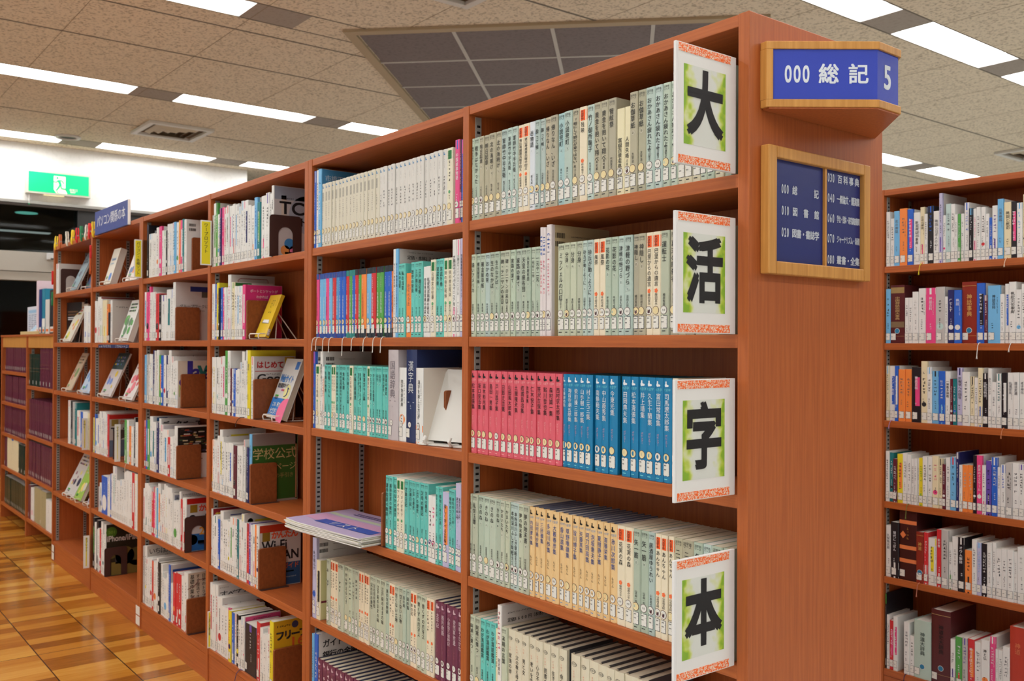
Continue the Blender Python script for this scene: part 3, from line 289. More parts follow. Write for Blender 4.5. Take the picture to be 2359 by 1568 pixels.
rb.4;0.776;2.028;-907,15.8,196,x:wk,;-892,15.7,191,x:tk,;-876,15.6,169,x:uw,;-860,22.8,189,x:yo,;-838,19.0,194,x:we,;-819,16.1,190,x:wk,;-802,12.0,176,x:we,;-790,11.1,177,x:we,;-779,7.9,176,x:we,;-771,15.8,182,x:yg,;-756,17.9,189,x:wk,;-738,19.4,189,x:wk,;-718,24.0,195,x:cp,;-694,14.4,187,x:cc,;-680,12.7,167,x:uw,;-667,17.6,193,x:wk,;-650,22.4,197,x:sr,;-627,9.9,217,x:nw,;-617,11.5,171,x:wc,;-606,20.4,172,x:oe,;-586,19.4,173,x:oe,;-566,12.0,211,x:kk,;-554,20.7,212,x:pw,真実のイスラーム;-533,13.4,178,x:wp,;-520,19.6,196,x:vk,;-500,20.9,210,x:bw,;-480,12.3,176,x:we,;-467,16.1,187,x:wb,;-451,23.5,195,x:ek,;-428,23.2,197,x:we,;-405,17.1,195,x:wv,
rb.5;0.482;2.028;-907,21.2,200,x:we,久保角太郎;-886,33.7,216,x:kw,現代にっぽん;-852,70.1,269,Db,;-782,30.0,194,Dr,;-752,16.9,196,x:rw,オウムと9-11;-735,25.5,178,x:wy,;-710,7.9,179,x:wy,;-702,19.1,215,x:rw,新宗教;-683,26.6,216,x:ek,;-656,12.8,175,x:wg,;-644,22.8,197,x:we,;-621,24.2,199,x:kw,オウム解体;-597,28.1,156,x:oo,;-569,18.0,199,x:we,;-551,15.4,191,x:ls,;-535,19.3,190,x:kw,;-516,17.5,195,x:we,;-498,13.5,200,x:we,;-485,21.2,180,x:we,;-464,18.7,182,x:we,;-445,21.6,183,x:we,;-424,13.0,178,x:we,;-411,25.7,197,x:we,
rb.6;0.122;2.028;-907,4.0,293,x:kg,;-903,12.3,210,x:wk,;-891,16.0,191,x:rp,;-875,17.8,210,x:wp,;-831,22.9,199,x:we,;-808,19.1,152,x:wk,;-789,66.0,220,Dm,神道大辞典;-723,74.3,274,Du,神道史大辞典;-649,17.8,178,x:wv,;-631,26.8,192,x:gr,;-604,19.1,194,x:ev,;-585,24.6,195,x:ro,神さまはどこに;-561,25.2,189,x:we,;-536,29.7,204,x:wo,神と仏;-506,19.0,222,x:pw,;-487,11.8,181,x:we,;-475,14.9,181,x:we,;-460,23.2,198,x:we,;-437,52.5,276,Do,
lf.1;1.166;0.040;-7242,53.9,205,v,;-7188,53.3,205,v,;-7135,52.7,205,v,;-7082,52.1,205,v,;-7030,51.5,205,v,;-6979,50.9,205,v,;-6928,50.4,205,v,;-6877,49.8,205,v,;-6827,49.3,205,v,;-6778,48.7,205,v,;-6729,48.2,205,v,;-6681,47.7,205,v,;-6634,47.2,205,v,;-6586,46.7,205,v,;-6540,46.2,205,v,;-6494,45.7,205,v,
lf.2;0.924;0.040;-7255,59.1,205,v,;-7196,58.4,205,v,;-7138,57.7,205,v,;-7080,57.0,205,v,;-7023,56.3,205,v,;-6967,55.6,205,v,;-6911,54.9,205,v,;-6856,54.3,205,v,;-6802,53.6,205,v,;-6748,53.0,205,v,;-6695,52.4,205,v,;-6643,51.8,205,v,;-6591,51.2,205,v,;-6540,50.6,205,v,;-6489,50.0,205,v,
lf.3;0.679;0.040;-7264,59.3,215,v,;-7204,58.6,215,v,;-7146,57.8,215,v,;-7088,57.1,215,v,;-7031,56.4,215,v,;-6974,55.7,215,v,;-6919,55.1,215,v,;-6864,54.4,215,v,;-6809,53.8,215,v,;-6755,53.1,215,v,;-6702,52.5,215,v,;-6650,51.9,215,v,;-6598,51.3,215,v,;-6547,50.7,215,v,;-6496,50.1,215,v,
lf.4;0.415;0.040;-7269,117.7,225,v,;-7151,425.3,265,x:cb,;-6726,104.7,215,w,;-6621,98.0,215,w,;-6523,87.6,215,w,
lf.5;0.127;0.040;-7257,64.0,215,w,;-7193,63.2,215,w,;-7130,62.3,215,w,;-7068,61.5,215,w,;-7006,60.7,215,w,;-6946,59.9,215,w,;-6886,59.1,215,w,;-6827,58.3,215,w,;-6768,57.6,215,w,;-6711,56.9,215,w,;-6654,56.1,215,w,;-6598,55.4,215,w,;-6542,54.7,215,w,;-6488,54.1,215,w,
ln.1;1.080;0.040;-6370,108.2,225,w,;-6262,111.6,225,w,;-6151,108.7,225,w,;-6042,99.2,278,v,;-5943,96.8,278,v,;-5846,88.1,278,v,;-5758,95.7,278,v,
ln.2;0.730;0.040;-6370,50.6,255,v,;-6320,51.5,255,v,;-6268,50.9,255,v,;-6217,50.3,255,v,;-6167,49.7,255,v,;-6117,49.1,255,v,;-6068,48.5,255,v,;-6020,48.0,255,v,;-5972,47.4,255,v,;-5924,46.9,255,v,;-5877,46.3,255,v,;-5831,45.8,255,v,;-5785,45.3,255,v,;-5740,44.8,255,v,;-5695,44.3,255,v,
ln.3;0.435;0.040;-6363,54.8,250,v,;-6308,54.1,250,v,;-6254,53.4,250,v,;-6200,52.7,250,v,;-6148,52.1,250,v,;-6096,51.4,250,v,;-6044,50.8,250,v,;-5993,50.2,250,v,;-5943,49.6,250,v,;-5894,49.0,250,v,;-5845,48.4,250,v,;-5796,47.8,250,v,;-5748,47.2,250,v,;-5701,46.7,250,v,
ln.4;0.132;0.040;-6368,80.6,240,v,;-6287,94.8,228,x:wp,;-6193,190.9,245,y,;-6002,182.4,245,y,;-5819,174.5,205,x:we,
n5.2;1.385;0.008;-4491,48.5,232,x:wr,;-4443,61.1,253,x:wr,;-4382,43.2,241,x:wg,;-4338,82.9,231,x:cy,;-4255,36.2,208,x:on,;-4219,28.7,162,x:kn,;-4191,28.4,227,x:we,
n6.2;1.385;0.008;-4717,76.4,212,x:wb,;-4641,56.7,208,x:wb,
n6.1;1.695;0.008;-5415,72.0,190,x:wr,
"""
# ------------------------------------------------------------------ books
ORD = 'first second third fourth fifth sixth seventh eighth ninth tenth eleventh twelfth thirteenth fourteenth fifteenth sixteenth seventeenth eighteenth nineteenth twentieth'.split()
def ordw(n):
    if n <= 20: return ORD[n-1]
    t, u = divmod(n, 10); tens = {2: 'twent', 3: 'thirt', 4: 'fort'}[t]
    return tens+'ieth' if u == 0 else tens+'y-'+ORD[u-1]
BAYW = {'n1': 'bay beside end panel', 'n2': 'second bay from panel', 'n3': 'third bay from panel', 'n4': 'fourth bay from panel',
        'n5': 'fifth bay from panel', 'n6': 'sixth bay from panel', 'rb': 'bookcase behind end panel', 'lf': 'far low bookcase bay', 'ln': 'near low bookcase bay'}
SHW = ['top', 'second', 'third', 'fourth', 'fifth', 'bottom']
STY = {  # style: (name, words, spine rgb, board rgb, hard)
 'g': ('large_print_book', 'pale olive large-print book', (184, 190, 168), None, 0), 'h': ('large_print_book', 'sage green large-print book', (176, 190, 172), None, 0),
 'k': ('large_print_book', 'khaki large-print book', (176, 170, 146), None, 0), 'b': ('large_print_book', 'pale blue-green large-print book', (176, 194, 186), None, 0),
 'a': ('large_print_book', 'pale aqua large-print book', (164, 200, 198), None, 0), 'c': ('large_print_book', 'short cream large-print book', (226, 217, 180), None, 0),
 'c2': ('large_print_book', 'cream large-print book', (206, 200, 174), None, 0), 'O': ('large_print_book', 'cream large-print book with orange block', (228, 217, 190), None, 0),
 'E': ('large_print_book', 'turquoise large-print book', (100, 192, 182), None, 0), 'G': ('large_print_book', 'cream large-print book with green block', (226, 220, 194), None, 0),
 'iw': ('large_print_book', 'white and pale blue book', (214, 218, 224), None, 0),
 'V': ('guide_book', 'tall pinkish white book', (222, 212, 214), (206, 188, 148), 0), 'V2': ('guide_book', 'tall white book with pink lettering', (230, 224, 220), None, 0),
 'R': ('hardcover_book', 'coral red hardcover', (216, 92, 108), None, 1), 'B': ('hardcover_book', 'bright blue hardcover', (24, 122, 172), (24, 88, 104), 1),
 'T': ('hardcover_book', 'tan hardcover with blue lettering', (228, 192, 138), (98, 104, 124), 1), 'P': ('hardcover_book', 'burgundy hardcover', (108, 50, 76), (58, 66, 92), 1),
 'C': ('hardcover_book', 'ivory hardcover with oval emblem', (216, 208, 184), (72, 72, 74), 1),
 'W': ('slim_hardcover', 'cream hardcover with grey barcode spine', (212, 207, 190), None, 1), 'Y': ('slim_hardcover', 'white slim hardcover', (216, 213, 206), None, 1),
 'Dl': ('dictionary', 'thick lilac-grey dictionary', (188, 180, 184), None, 1), 'Dn': ('dictionary', 'thick navy dictionary', (38, 52, 92), None, 1),
 'Du': ('reference_book', 'thick dark maroon reference book', (84, 34, 36), None, 1), 'Dr': ('reference_book', 'thick brick red reference book', (136, 44, 34), None, 1),
 'Db': ('reference_book', 'thick brown book with orange bands', (62, 28, 28), None, 1), 'Dm': ('reference_book', 'thick pale green reference book', (176, 198, 186), None, 1),
 'Do': ('reference_book', 'thick vermilion reference book', (180, 58, 38), None, 1),
 'v': ('bound_volume', 'maroon bound volume', (98, 44, 62), None, 1), 'w': ('bound_volume', 'dark green bound volume', (34, 50, 42), None, 1), 'y': ('bound_volume', 'thick olive-grey bound volume', (164, 158, 122), None, 1)}
CW = {'w': 'white', 'c': 'cream', 'r': 'red', 'p': 'pink', 'b': 'blue', 's': 'light blue', 'n': 'navy', 't': 'teal', 'g': 'green', 'y': 'yellow', 'o': 'orange', 'v': 'violet', 'k': 'black', 'e': 'grey', 'u': 'maroon', 'l': 'lilac', 'm': 'pale green', 'a': 'light blue'}
def spine_y(x, wd, hard):
    u = min(1, abs(2*x/wd)); return .0028*u*u if hard else (0 if u < .82 else .0018*((u-.82)/.18)**2)
def cover_mesh(wd, h, d, hard, ms, mb_):
    mb = MB(); t = .0026 if hard else .0013; wd -= .0005
    xs = [-.5, -.34, -.17, 0, .17, .34, .5] if hard else [-.5, -.41, 0, .41, .5]
    out = [(-wd/2, d), (-wd/2, .011)]+[(wd*u, spine_y(wd*u, wd, hard)) for u in xs]+[(wd/2, .011), (wd/2, d)]
    inn = [(max(-wd/2+t, min(wd/2-t, x)), y if y > .0109 else y+t) for x, y in out]
    n = len(out); k0, k1 = mb.mi(ms), mb.mi(mb_)
    mb.v = [(x, y, 0) for x, y in out]+[(x, y, 0) for x, y in inn]+[(x, y, h) for x, y in out]+[(x, y, h) for x, y in inn]
    for i in range(n-1):
        k = k1 if (out[i][1] > .0109 and out[i+1][1] > .0109) else k0
        for q in ((i, i+1, 2*n+i+1, 2*n+i), (n+i+1, n+i, 3*n+i, 3*n+i+1), (2*n+i, 2*n+i+1, 3*n+i+1, 3*n+i), (i+1, i, n+i, n+i+1)): mb.f.append(q); mb.m.append(k)
    for i in (0, n-1): mb.f.append((i, n+i, 3*n+i, 2*n+i)); mb.m.append(k1)
    return mb
LABELS = {}
def call_label(wd, h, z0, hard, big, rnd, right):
    """white call-number sticker with dark frame, wrapped a little round one edge of the spine"""
    key = (round(wd*1000), hard, big, right); mb = MB()
    F = lambda l: (lambda x, z: (x, spine_y(x, wd, hard)-l, z))
    a, b = -wd/2+.0006, wd/2-.0008-(.16*wd if big and not right else .02*wd); b = min(b, a+.023); hh = .026 if big else .027; z1 = z0+hh; t = .0009
    rect(mb, STICK, F(.0005), a, b, z0, z1, 3)
    for q in ((b-t, b, z0, z1), (a, b, z1-t, z1), (a, b, z0, z0+t)): rect(mb, FRAME, F(.0007), *q, 2)
    if wd > .02 and not big: rect(mb, FRAME, F(.0007), a, a+t, z0, z1)
    for u in (1/3, 2/3): rect(mb, RING if not big else DARK, F(.00065), a, b-t, z0+hh*u-.00015, z0+hh*u+.00015)
    for u in (.16, .5, .82)[1:] if big else (.5,): scrawl(mb, DARK, F(.0007), a+.0022, z0+hh*u, 0, .0021, rnd, False) if False else [rect(mb, DARK, F(.0007), a+.003+.0022*j, a+.0042+.0022*j, z0+hh*u-.0012, z0+hh*u+.0012) for j in range(3) if a+.0044+.0022*j < b-.001]
    return mb
def round_sticker(wd, zc, cream, hard):
    mb = MB(); F = lambda l: (lambda x, z: (x, spine_y(x, wd, hard)-l, z)); lo, hi = -wd/2+.0003, wd/2-.0004; cx = -.1*wd
    disc(mb, RING, F(.0005), cx, zc, .0089, lo, hi); disc(mb, CREAMST if cream else STICK, F(.0007), cx, zc, .0079, lo, hi)
    if not cream: htext(mb, '大活', DARK, F(.0009), cx-.0042, zc, .0042)
    return mb
COV = {}
BOOK = {}
def book(row, i, X0, wd, h, st, txt, z, Y, rnd):
    base = st.split(':')[0]; title = txt[0] if txt else ''; near = row[:2] in ('n1', 'n2')
    if base in ('x', 'q'):
        a, c = st[2], st[3]
        nm = {'n1': 'guide_book', 'n2': 'guide_book', 'rb': 'mythology_book', 'lf': 'bound_volume', 'ln': 'bound_volume'}.get(row[:2], 'computer_book')
        kind = {'guide_book': 'book', 'mythology_book': 'book', 'bound_volume': 'volume', 'computer_book': 'paperback'}[nm]
        if base == 'q': nm = 'picture_biography'; words = '%s hardcover with %s top' % (CW[a], CW[c]); hard = 1
        else: words = '%s %s'%(CW[a], kind) if a == c else '%s %s with %s lettering'%(CW[a], kind, CW[c]); hard = 0
        rgb = PAL[a]; brd = rgb if base == 'q' else (PAL['w'] if a not in 'knvtuyr' else rgb)
        if row == 'n2.3' and h < 215: hard = 1
    else:
        nm, words, rgb, brd, hard = STY[base]; brd = brd or rgb
    d = .148 if (near and h < 216) else min(.20, h/1000*.72)
    h /= 1000.
    j = 1+.045*rnd.uniform(-1, 1); rgb = tuple(min(255, v*j) for v in rgb) if base in 'ghkbaE' else rgb
    rgb = tuple(round(v/3)*3 for v in rgb)
    ro = .32 if hard else .42
    root = thing(nm, '', 'book', (X0+wd/2, Y+(rnd.uniform(-.0015, .003)), z+.0004)) if near else None
    ms, mbd = mat(rgb, ro), mat(brd, ro)
    cm = cover_mesh(wd, h, d, hard, ms, mbd)
    F = lambda l: (lambda x, zz: (x, spine_y(x, wd, hard)-l, zz))
    if root: cm.build('cover', root)
    else:
        root = cm.build(nm); root.location = (X0+wd/2, Y+rnd.uniform(-.002, .004), z+.0004); root['category'] = 'book'
    ins = .003 if hard else .0006; pg = MB(); t = .003 if hard else .0016
    if wd > 2*t+.002:
        pg.box(-wd/2+t, wd/2-t, .005, d-(.003 if hard else .0012), ins*.5, h-ins, PAGE if base in ('g', 'h', 'k', 'c', 'C', 'P', 'O') else PAGEW); pg.build('pages', root)
    L = MB(); W2 = wd/2; f1, f2, f3 = F(.0003), F(.0005), F(.0007); T = lambda u: h*u
    vol = txt[2] if len(txt) > 2 else ''; aut = txt[1] if len(txt) > 1 else ''
    def fit(s, x, zt, zb, size, m, b=0): vtext(L, s, m, f3, x, zt, zb, size, b)
    if base in ('g', 'h', 'k', 'b', 'a', 'E', 'iw', 'c', 'c2'):
        s = min(.0135, wd*.62)
        if base == 'iw': rect(L, mat(PAL['s'], .45), f1, -W2+.001, W2-.001, T(.83), T(.87)); rect(L, mat(PAL['s'], .45), f1, -W2+.001, 0, T(.17), T(.27))
        if base not in ('c', 'iw'):
            htext(L, '活字本', DARK, f3, -wd*.36, T(.965), wd*.24); htext(L, 'リーズ', DARK, f3, -wd*.36, T(.94), wd*.24)
        if title:
            zt = T(.9) if base != 'c' else T(.66); zb = zt-min(len(title)*s*1.06, T(.52)); fit(title, -wd*.06, zt, zb, s, DARK, .012)
            if vol: disc(L, STICK, f1, -wd*.06, zb-.007, .0042); disc(L, ms, f2, -wd*.06, zb-.007, .0038); put(L, (vol, 0), DARK, lambda p, q: f3(-wd*.06+p, zb-.007+q), .0052, .0052)
            if aut: fit(aut, -wd*.06, T(.40), T(.28), .0072, DARK)
        elif base != 'c2': scrawl(L, DARK, f3, -wd*.06, T(.86), T(.52), s*.9, rnd); scrawl(L, DARK, f3, -wd*.06, T(.38), T(.28), .007, rnd)
        scrawl(L, DARK, f3, -wd*.34, T(.04), 0, .0024, rnd, False) if 0 else rect(L, DARK, f3, -wd*.3, wd*.1, T(.035), T(.043))
    elif base in ('O', 'G'):
        bc = mat((238, 92, 34) if base == 'O' else (38, 128, 66), .45); rect(L, bc, f1, -W2+.0002, W2-.0002, T(.855), T(.968), 4)
        vtext(L, '大活字本', DARK if base == 'O' else mat((20, 84, 44), .5), f3, -wd*.1, T(.965), T(.862), wd*.5)
        s = min(.012, wd*.6)
        if title: vtext(L, title, DARK if base == 'O' else mat((96, 92, 84), .5), f3, -wd*.04, T(.84), max(T(.47), T(.84)-len(title)*s*1.1), s, .004)
        else: scrawl(L, DARK, f3, -wd*.04, T(.84), T(.55), s*.8, rnd)
        fc = mat((240, 112, 62) if base == 'O' else (84, 162, 110), .5)
        for k in range(5):
            q = 2*math.pi*k/5; disc(L, fc, F(.0005+k*.00002), -wd*.05+.0027*math.cos(q), T(.43)+.0027*math.sin(q), .0022, seg=8)
        if aut: vtext(L, aut, DARK, f3, -wd*.04, T(.405), T(.29), .0085)
        else: scrawl(L, DARK, f3, -wd*.04, T(.40), T(.3), .007, rnd)
    elif base in 'RBTP':
        ic = {'R': BLACK, 'B': LTXT, 'T': BLACK, 'P': mat((206, 176, 186), .5)}[base]; tx = {'R': BLACK, 'B': LTXT, 'T': mat((52, 84, 150), .5), 'P': mat((222, 200, 206), .5)}[base]
        sm = {'R': mat((240, 176, 176), .5), 'B': mat((120, 206, 214), .5), 'T': mat((110, 150, 196), .5), 'P': mat((160, 96, 122), .5)}[base]
        rect(L, ic, f2, -wd*.2, -wd*.04, T(.925), T(.968)); disc(L, ic, f2, -wd*.13, T(.93), wd*.16, seg=10); disc(L, ic, F(.00052), wd*.06, T(.926), wd*.15, seg=10, rz=wd*.1)
        htext(L, '大活字', sm, f3, -wd*.42, T(.885), wd*.27, 0, 1)
        if title: vtext(L, title, tx, f3, -wd*.02, T(.85), T(.85)-min(len(title)*.0135, T(.36)), min(.0135, wd*.62), .006)
        else: scrawl(L, tx, f3, 0, T(.85), T(.5), wd*.5, rnd)
        vtext(L, {'T': 'もだん', 'P': 'ふしぎ'}.get(base, 'ポピュラー'), {'R': sm, 'B': mat((206, 150, 170), .5), 'T': DARK, 'P': sm}[base], f3, -wd*.05, T(.46), T(.34), .0075)
        rect(L, sm, f3, -wd*.3, wd*.1, T(.03), T(.038))
    elif base == 'C':
        disc(L, DARK, f1, -wd*.08, T(.9), wd*.3, seg=18, rz=wd*.18); disc(L, ms, f2, -wd*.08, T(.9), wd*.27, seg=18, rz=wd*.155); htext(L, '大活字', DARK, f3, -wd*.36, T(.9), wd*.19)
        scrawl(L, mat((222, 164, 140), .5), f3, -wd*.08, T(.84), T(.75), .006, rnd); vtext(L, title, DARK, f3, -wd*.06, T(.73), T(.3), .0125, .004)
        if aut and len(aut) == 1: disc(L, BLACK, f2, -wd*.05, T(.27), .0045); put(L, (aut, 0), LTXT, lambda p, q: f3(-wd*.05-.001+p, T(.27)+.0005+q), .006, .006)
    elif base in 'WY':
        rect(L, mat((84, 140, 186), .5), f2, -wd*.22, -wd*.04, T(.93), T(.965)); rect(L, mat((84, 140, 186), .5), f2, -wd*.22, wd*.16, T(.925), T(.94))
        scrawl(L, mat((206, 120, 110), .5), f3, -wd*.06, T(.915), T(.89), .003, rnd)
        if base == 'W':
            rect(L, mat((128, 128, 122), .6), f1, -wd*.24, wd*.14, T(.72), T(.86))
            scrawl(L, mat((116, 114, 106), .6), f3, -wd*.06, T(.69), T(.40), .0065, rnd)
        else:
            scrawl(L, mat((150, 150, 152), .6), f3, wd*.0, T(.87), T(.75), .004, rnd); scrawl(L, mat((76, 78, 80), .6), f3, -wd*.04, T(.66), T(.38), .0085, rnd)
        rect(L, DARK, f3, -wd*.3, wd*.1, T(.035), T(.045))
    elif base in ('V', 'V2'):
        if base == 'V': scrawl(L, mat((70, 110, 190), .5), f3, -wd*.05, T(.93), T(.7), .010, rnd); scrawl(L, mat((226, 120, 140), .5), f3, -wd*.05, T(.7), T(.36), .008, rnd)
        else: vtext(L, '宮沢賢治', DARK, f3, 0, T(.5), T(.34), .01); scrawl(L, mat((232, 130, 140), .5), f3, 0, T(.95), T(.55), .012, rnd)
    elif base == 'q':
        tp = mat({'b': (44, 74, 150), 'g': (42, 132, 128), 'k': (34, 44, 54)}[st[3]], .35); rect(L, tp, f1, -W2+.0002, W2-.0002, T(.915), h, 4); rect(L, tp, f1, -W2+.0002, W2-.0002, 0, T(.13 if st[3] == 'k' else .09), 4)
        if st[3] == 'b':
            L.poly([f2(-W2+.0003, T(.915)), f2(W2-.0003, T(.915)), f2(W2-.0003, T(.955)), f2(-W2+.0003, T(.985))], ms)
            L.poly([F(.0007)(-W2+.0004, T(.986)), F(.0007)(-.001, T(.965)), F(.0007)(W2-.0004, T(.995)), F(.0007)(-W2+.0004, T(1))], tp)
        scrawl(L, LTXT, f3, -wd*.05, T(.86), T(.68), .0055, rnd); vtext(L, title, LTXT if st[2] not in 'po' else mat((150, 70, 84), .5), f3, -wd*.05, T(.64), T(.3), .010)
    elif base.startswith('D'):
        gold = mat({'Dl': (120, 112, 120), 'Dn': (198, 202, 206), 'Du': (196, 164, 110), 'Dr': (214, 170, 96), 'Db': (168, 120, 60), 'Dm': (46, 62, 60), 'Do': (214, 120, 80)}[base], .4)
        if base == 'Db':
            for u in (.80, .44, .25): rect(L, mat((222, 124, 72), .5), f2, -W2+.0005, W2-.0005, T(u), T(u+.055), 5)
            L.poly([f2(-wd*.28, T(.70)), f2(-wd*.1, T(.645)), f2(-wd*.28, T(.59)), f2(-wd*.46, T(.645))], mat((222, 124, 72), .5)); scrawl(L, gold, f3, 0, T(.76), T(.55), .012, rnd)
        elif base == 'Dl' or base == 'Dn':
            vtext(L, title, gold, f3, 0, T(.88), T(.46), min(.03, wd*.62), .006); scrawl(L, gold, f3, -.01, T(.94), 0, .007, rnd, False) if 0 else rect(L, gold, f3, -wd*.3, wd*.3, T(.43), T(.437))
            scrawl(L, gold, f3, 0, T(.41), T(.34), .007, rnd)
        else:
            if base in ('Du', 'Dr'): rect(L, gold, f2, -W2+.001, W2-.001, T(.93), T(.935), 4); rect(L, gold, f2, -W2+.001, W2-.001, T(.12), T(.123), 4)
            if base == 'Du' and row == 'rb.2': rect(L, mat((150, 124, 76), .5), f2, -W2+.001, W2-.001, T(.86), T(.96), 4); rect(L, mat((120, 98, 70), .5), f2, -W2+.001, W2-.001, T(.27), T(.37), 4)
            vtext(L, title or '神道', gold if base != 'Du' or row == 'rb.2' else BLACK, f3, wd*.02, T(.80), T(.40), min(.02, wd*.5), .008)
            if base != 'Do': disc(L, STICK, f2, 0, T(.21), .0105); disc(L, mat((36, 118, 158), .5), f3, 0, T(.21), .0092)
    elif base in 'vwy':
        g = mat((150, 116, 84), .5)
        if base != 'y':
            for u in (.86, .55, .46): rect(L, g, f2, -W2*.8, W2*.8, T(u), T(u+.006), 3)
            scrawl(L, g, f3, 0, T(.82), T(.58), min(.012, wd*.3), rnd)
        else: scrawl(L, mat((110, 106, 84), .5), f3, 0, T(.85), T(.5), .012, rnd)
    else:   # printed paperbacks
        A, Bc = mat(PAL[st[2]], .42), mat(PAL[st[3]], .42); darkA = st[2] in 'knvtubrpg'; tc = LTXT if darkA else (mat((96, 98, 104), .5) if st[3] in 'we' else DARK)
        ac = Bc if st[3] != st[2] else tc; s = min(.0125, wd*.55); v = rnd.random()
        if st[3] not in 'wek' or darkA:
            if v < .35: rect(L, ac, f1, -W2+.0003, W2-.0003, T(rnd.uniform(.83, .9)), T(.995), 2)
            elif v < .6: rect(L, ac, f1, -W2+.0003, W2-.0003, T(.16), T(rnd.uniform(.24, .42)), 2); rect(L, ac, f1, -W2+.0003, W2-.0003, T(.001), T(.03), 2)
            elif v < .8 and wd > .012: rect(L, ac, f1, -W2*.2, W2*.75, T(.3), T(.82)); tc = LTXT if st[3] in 'bnkvrtgp' else tc
            else: disc(L, ac, f1, 0, T(.3), wd*.36, -W2, W2)
        tb = .42 if title else rnd.uniform(.4, .55); col = rnd.choice((ac, tc, tc)) if (v < .6 or v >= .8) else tc
        if title and all(ord(q) < 128 for q in title):
            V = GL[(title, .02)][0]; ln = min(T(.52), len(title)*s*.62)
            FF = lambda l: (lambda p, q: (q*-1*0+0, 0, 0)); g0 = F(.0007)
            wtext(L, title, tc if col is Bc and st[3] == 'w' else col, lambda p, q: g0(q, T(.8)-p), 0, -s*.34, ln, s*.68, .02)
        elif title: vtext(L, title, tc, f3, 0, T(.84), T(.84)-min(len(title)*s*1.05, T(.52)), s, .012)
        else: scrawl(L, col, f3, 0, T(.84), T(tb), s, rnd)
        scrawl(L, tc, f3, rnd.uniform(-.12, .12)*wd, T(tb-.06), T(.24), s*.62, rnd)
        if wd > .014 and rnd.random() < .5: scrawl(L, rnd.choice((ac, tc)), f3, W2*.55, T(.8), T(.5), s*.4, rnd)
    # lettering on the side cover where it shows
    key = COV.get((row, i))
    if key: key(L, lambda l: (lambda y, zz: (wd/2-.0002+l, y, zz)), d, h, rnd)
    if L.v: L.build('lettering', root)
    if base != 'c2' or near:
        lb = call_label(wd, h, (.0135 if near else .012), hard, near and base in 'ghkbaOEGRBTPCWYcq', rnd, 0)
        o = lb.build('spine_label', root)
        if near:
            cream = (base in 'kRBWY' and rnd.random() < .85) or (base == 'q') or rnd.random() < .15
            round_sticker(wd, .0505, cream, hard).build('round_sticker', root)
    size = 'tall ' if h > .25 and 'tall' not in words else 'short ' if h < .19 and 'short' not in words else ''
    root['label'] = '%s%s, %s from left, %s shelf, %s' % (size, words, ordw(i+1), SHW[int(row[3])-1], BAYW[row[:2]])
    BOOK[(row, i)] = (root, wd, h, d)
    return root
# ------------------------------------------------------------------ printed side covers
COVOPS = []
def C_(*ops, fill=None):
    COVOPS.append(ops)
    def run(L, FL, d, h, rnd):
        f0, f1, f2, f3 = FL(.0004), FL(.0006), FL(.0008), FL(.0010)
        if fill: rect(L, mat(fill, .4), f0, .004, d-.001, .001, h-.001)
        for o in ops:
            k = o[0]
            if k == 't': htext(L, o[1], mat(o[5], .5), f2, o[2], o[3], o[4], o[6] if len(o) > 6 else .02, o[7] if len(o) > 7 else 1)
            elif k == 'w': wtext(L, o[1], mat(o[6], .5), f2, o[2], o[3], o[4], o[5], .02)
            elif k == 'r': rect(L, mat(o[5], .45), f1, o[1], o[2], o[3], o[4])
            elif k == 'd': disc(L, mat(o[4], .45), f1, o[1], o[2], o[3])
            elif k == 's': scrawl(L, mat(o[5], .5), f2, o[1], o[2], o[3], o[4], rnd, False)
            elif k == 'v': vtext(L, o[1], mat(o[6], .5), f2, o[2], o[3], o[4], o[5], .012)
            elif k == 'b': barcode(L, f2, o[1], o[2], o[3], o[4], rnd)
            elif k == 'l': L.tube([f2(*p) for p in o[1]], .0012, mat(o[2], .5), 5)
    return run
K = (26, 26, 30); RD = (176, 42, 40); WT = (222, 220, 216); BL = (40, 52, 120)
def line(y, z, ln, size, c):   # a line of small print of length ln
    return ('S', y, z, ln, size, c)
_old = C_
def C_(*ops, fill=None):
    f = _old(*[o for o in ops if o[0] != 'S'], fill=fill); ss = [o for o in ops if o[0] == 'S']
    def run(L, FL, d, h, rnd):
        f(L, FL, d, h, rnd)
        for o in ss:
            n = int(o[3]/o[4])
            for i in range(n):
                a = o[1]+o[4]*(i+.5)
                if a > d-.004: break
                for j in range(2):
                    hw, hh = rnd.choice(((.4, .08), (.08, .4))); b = rnd.uniform(-.25, .25)*o[4]
                    rect(L, mat(o[5], .5), FL(.0009), a-hw*o[4]+(b if hh > hw else 0), a+hw*o[4]+(b if hh > hw else 0), o[2]-hh*o[4]+(b if hw > hh else 0), o[2]+hh*o[4]+(b if hw > hh else 0))
    return run
BACK = lambda h, extra=(): C_(('b', .012, h-.03, .03, .012), ('b', .012, h-.05, .03, .012), line(.06, h-.025, .06, .004, (120, 110, 100)), line(.06, h-.045, .05, .004, (120, 110, 100)), *extra)
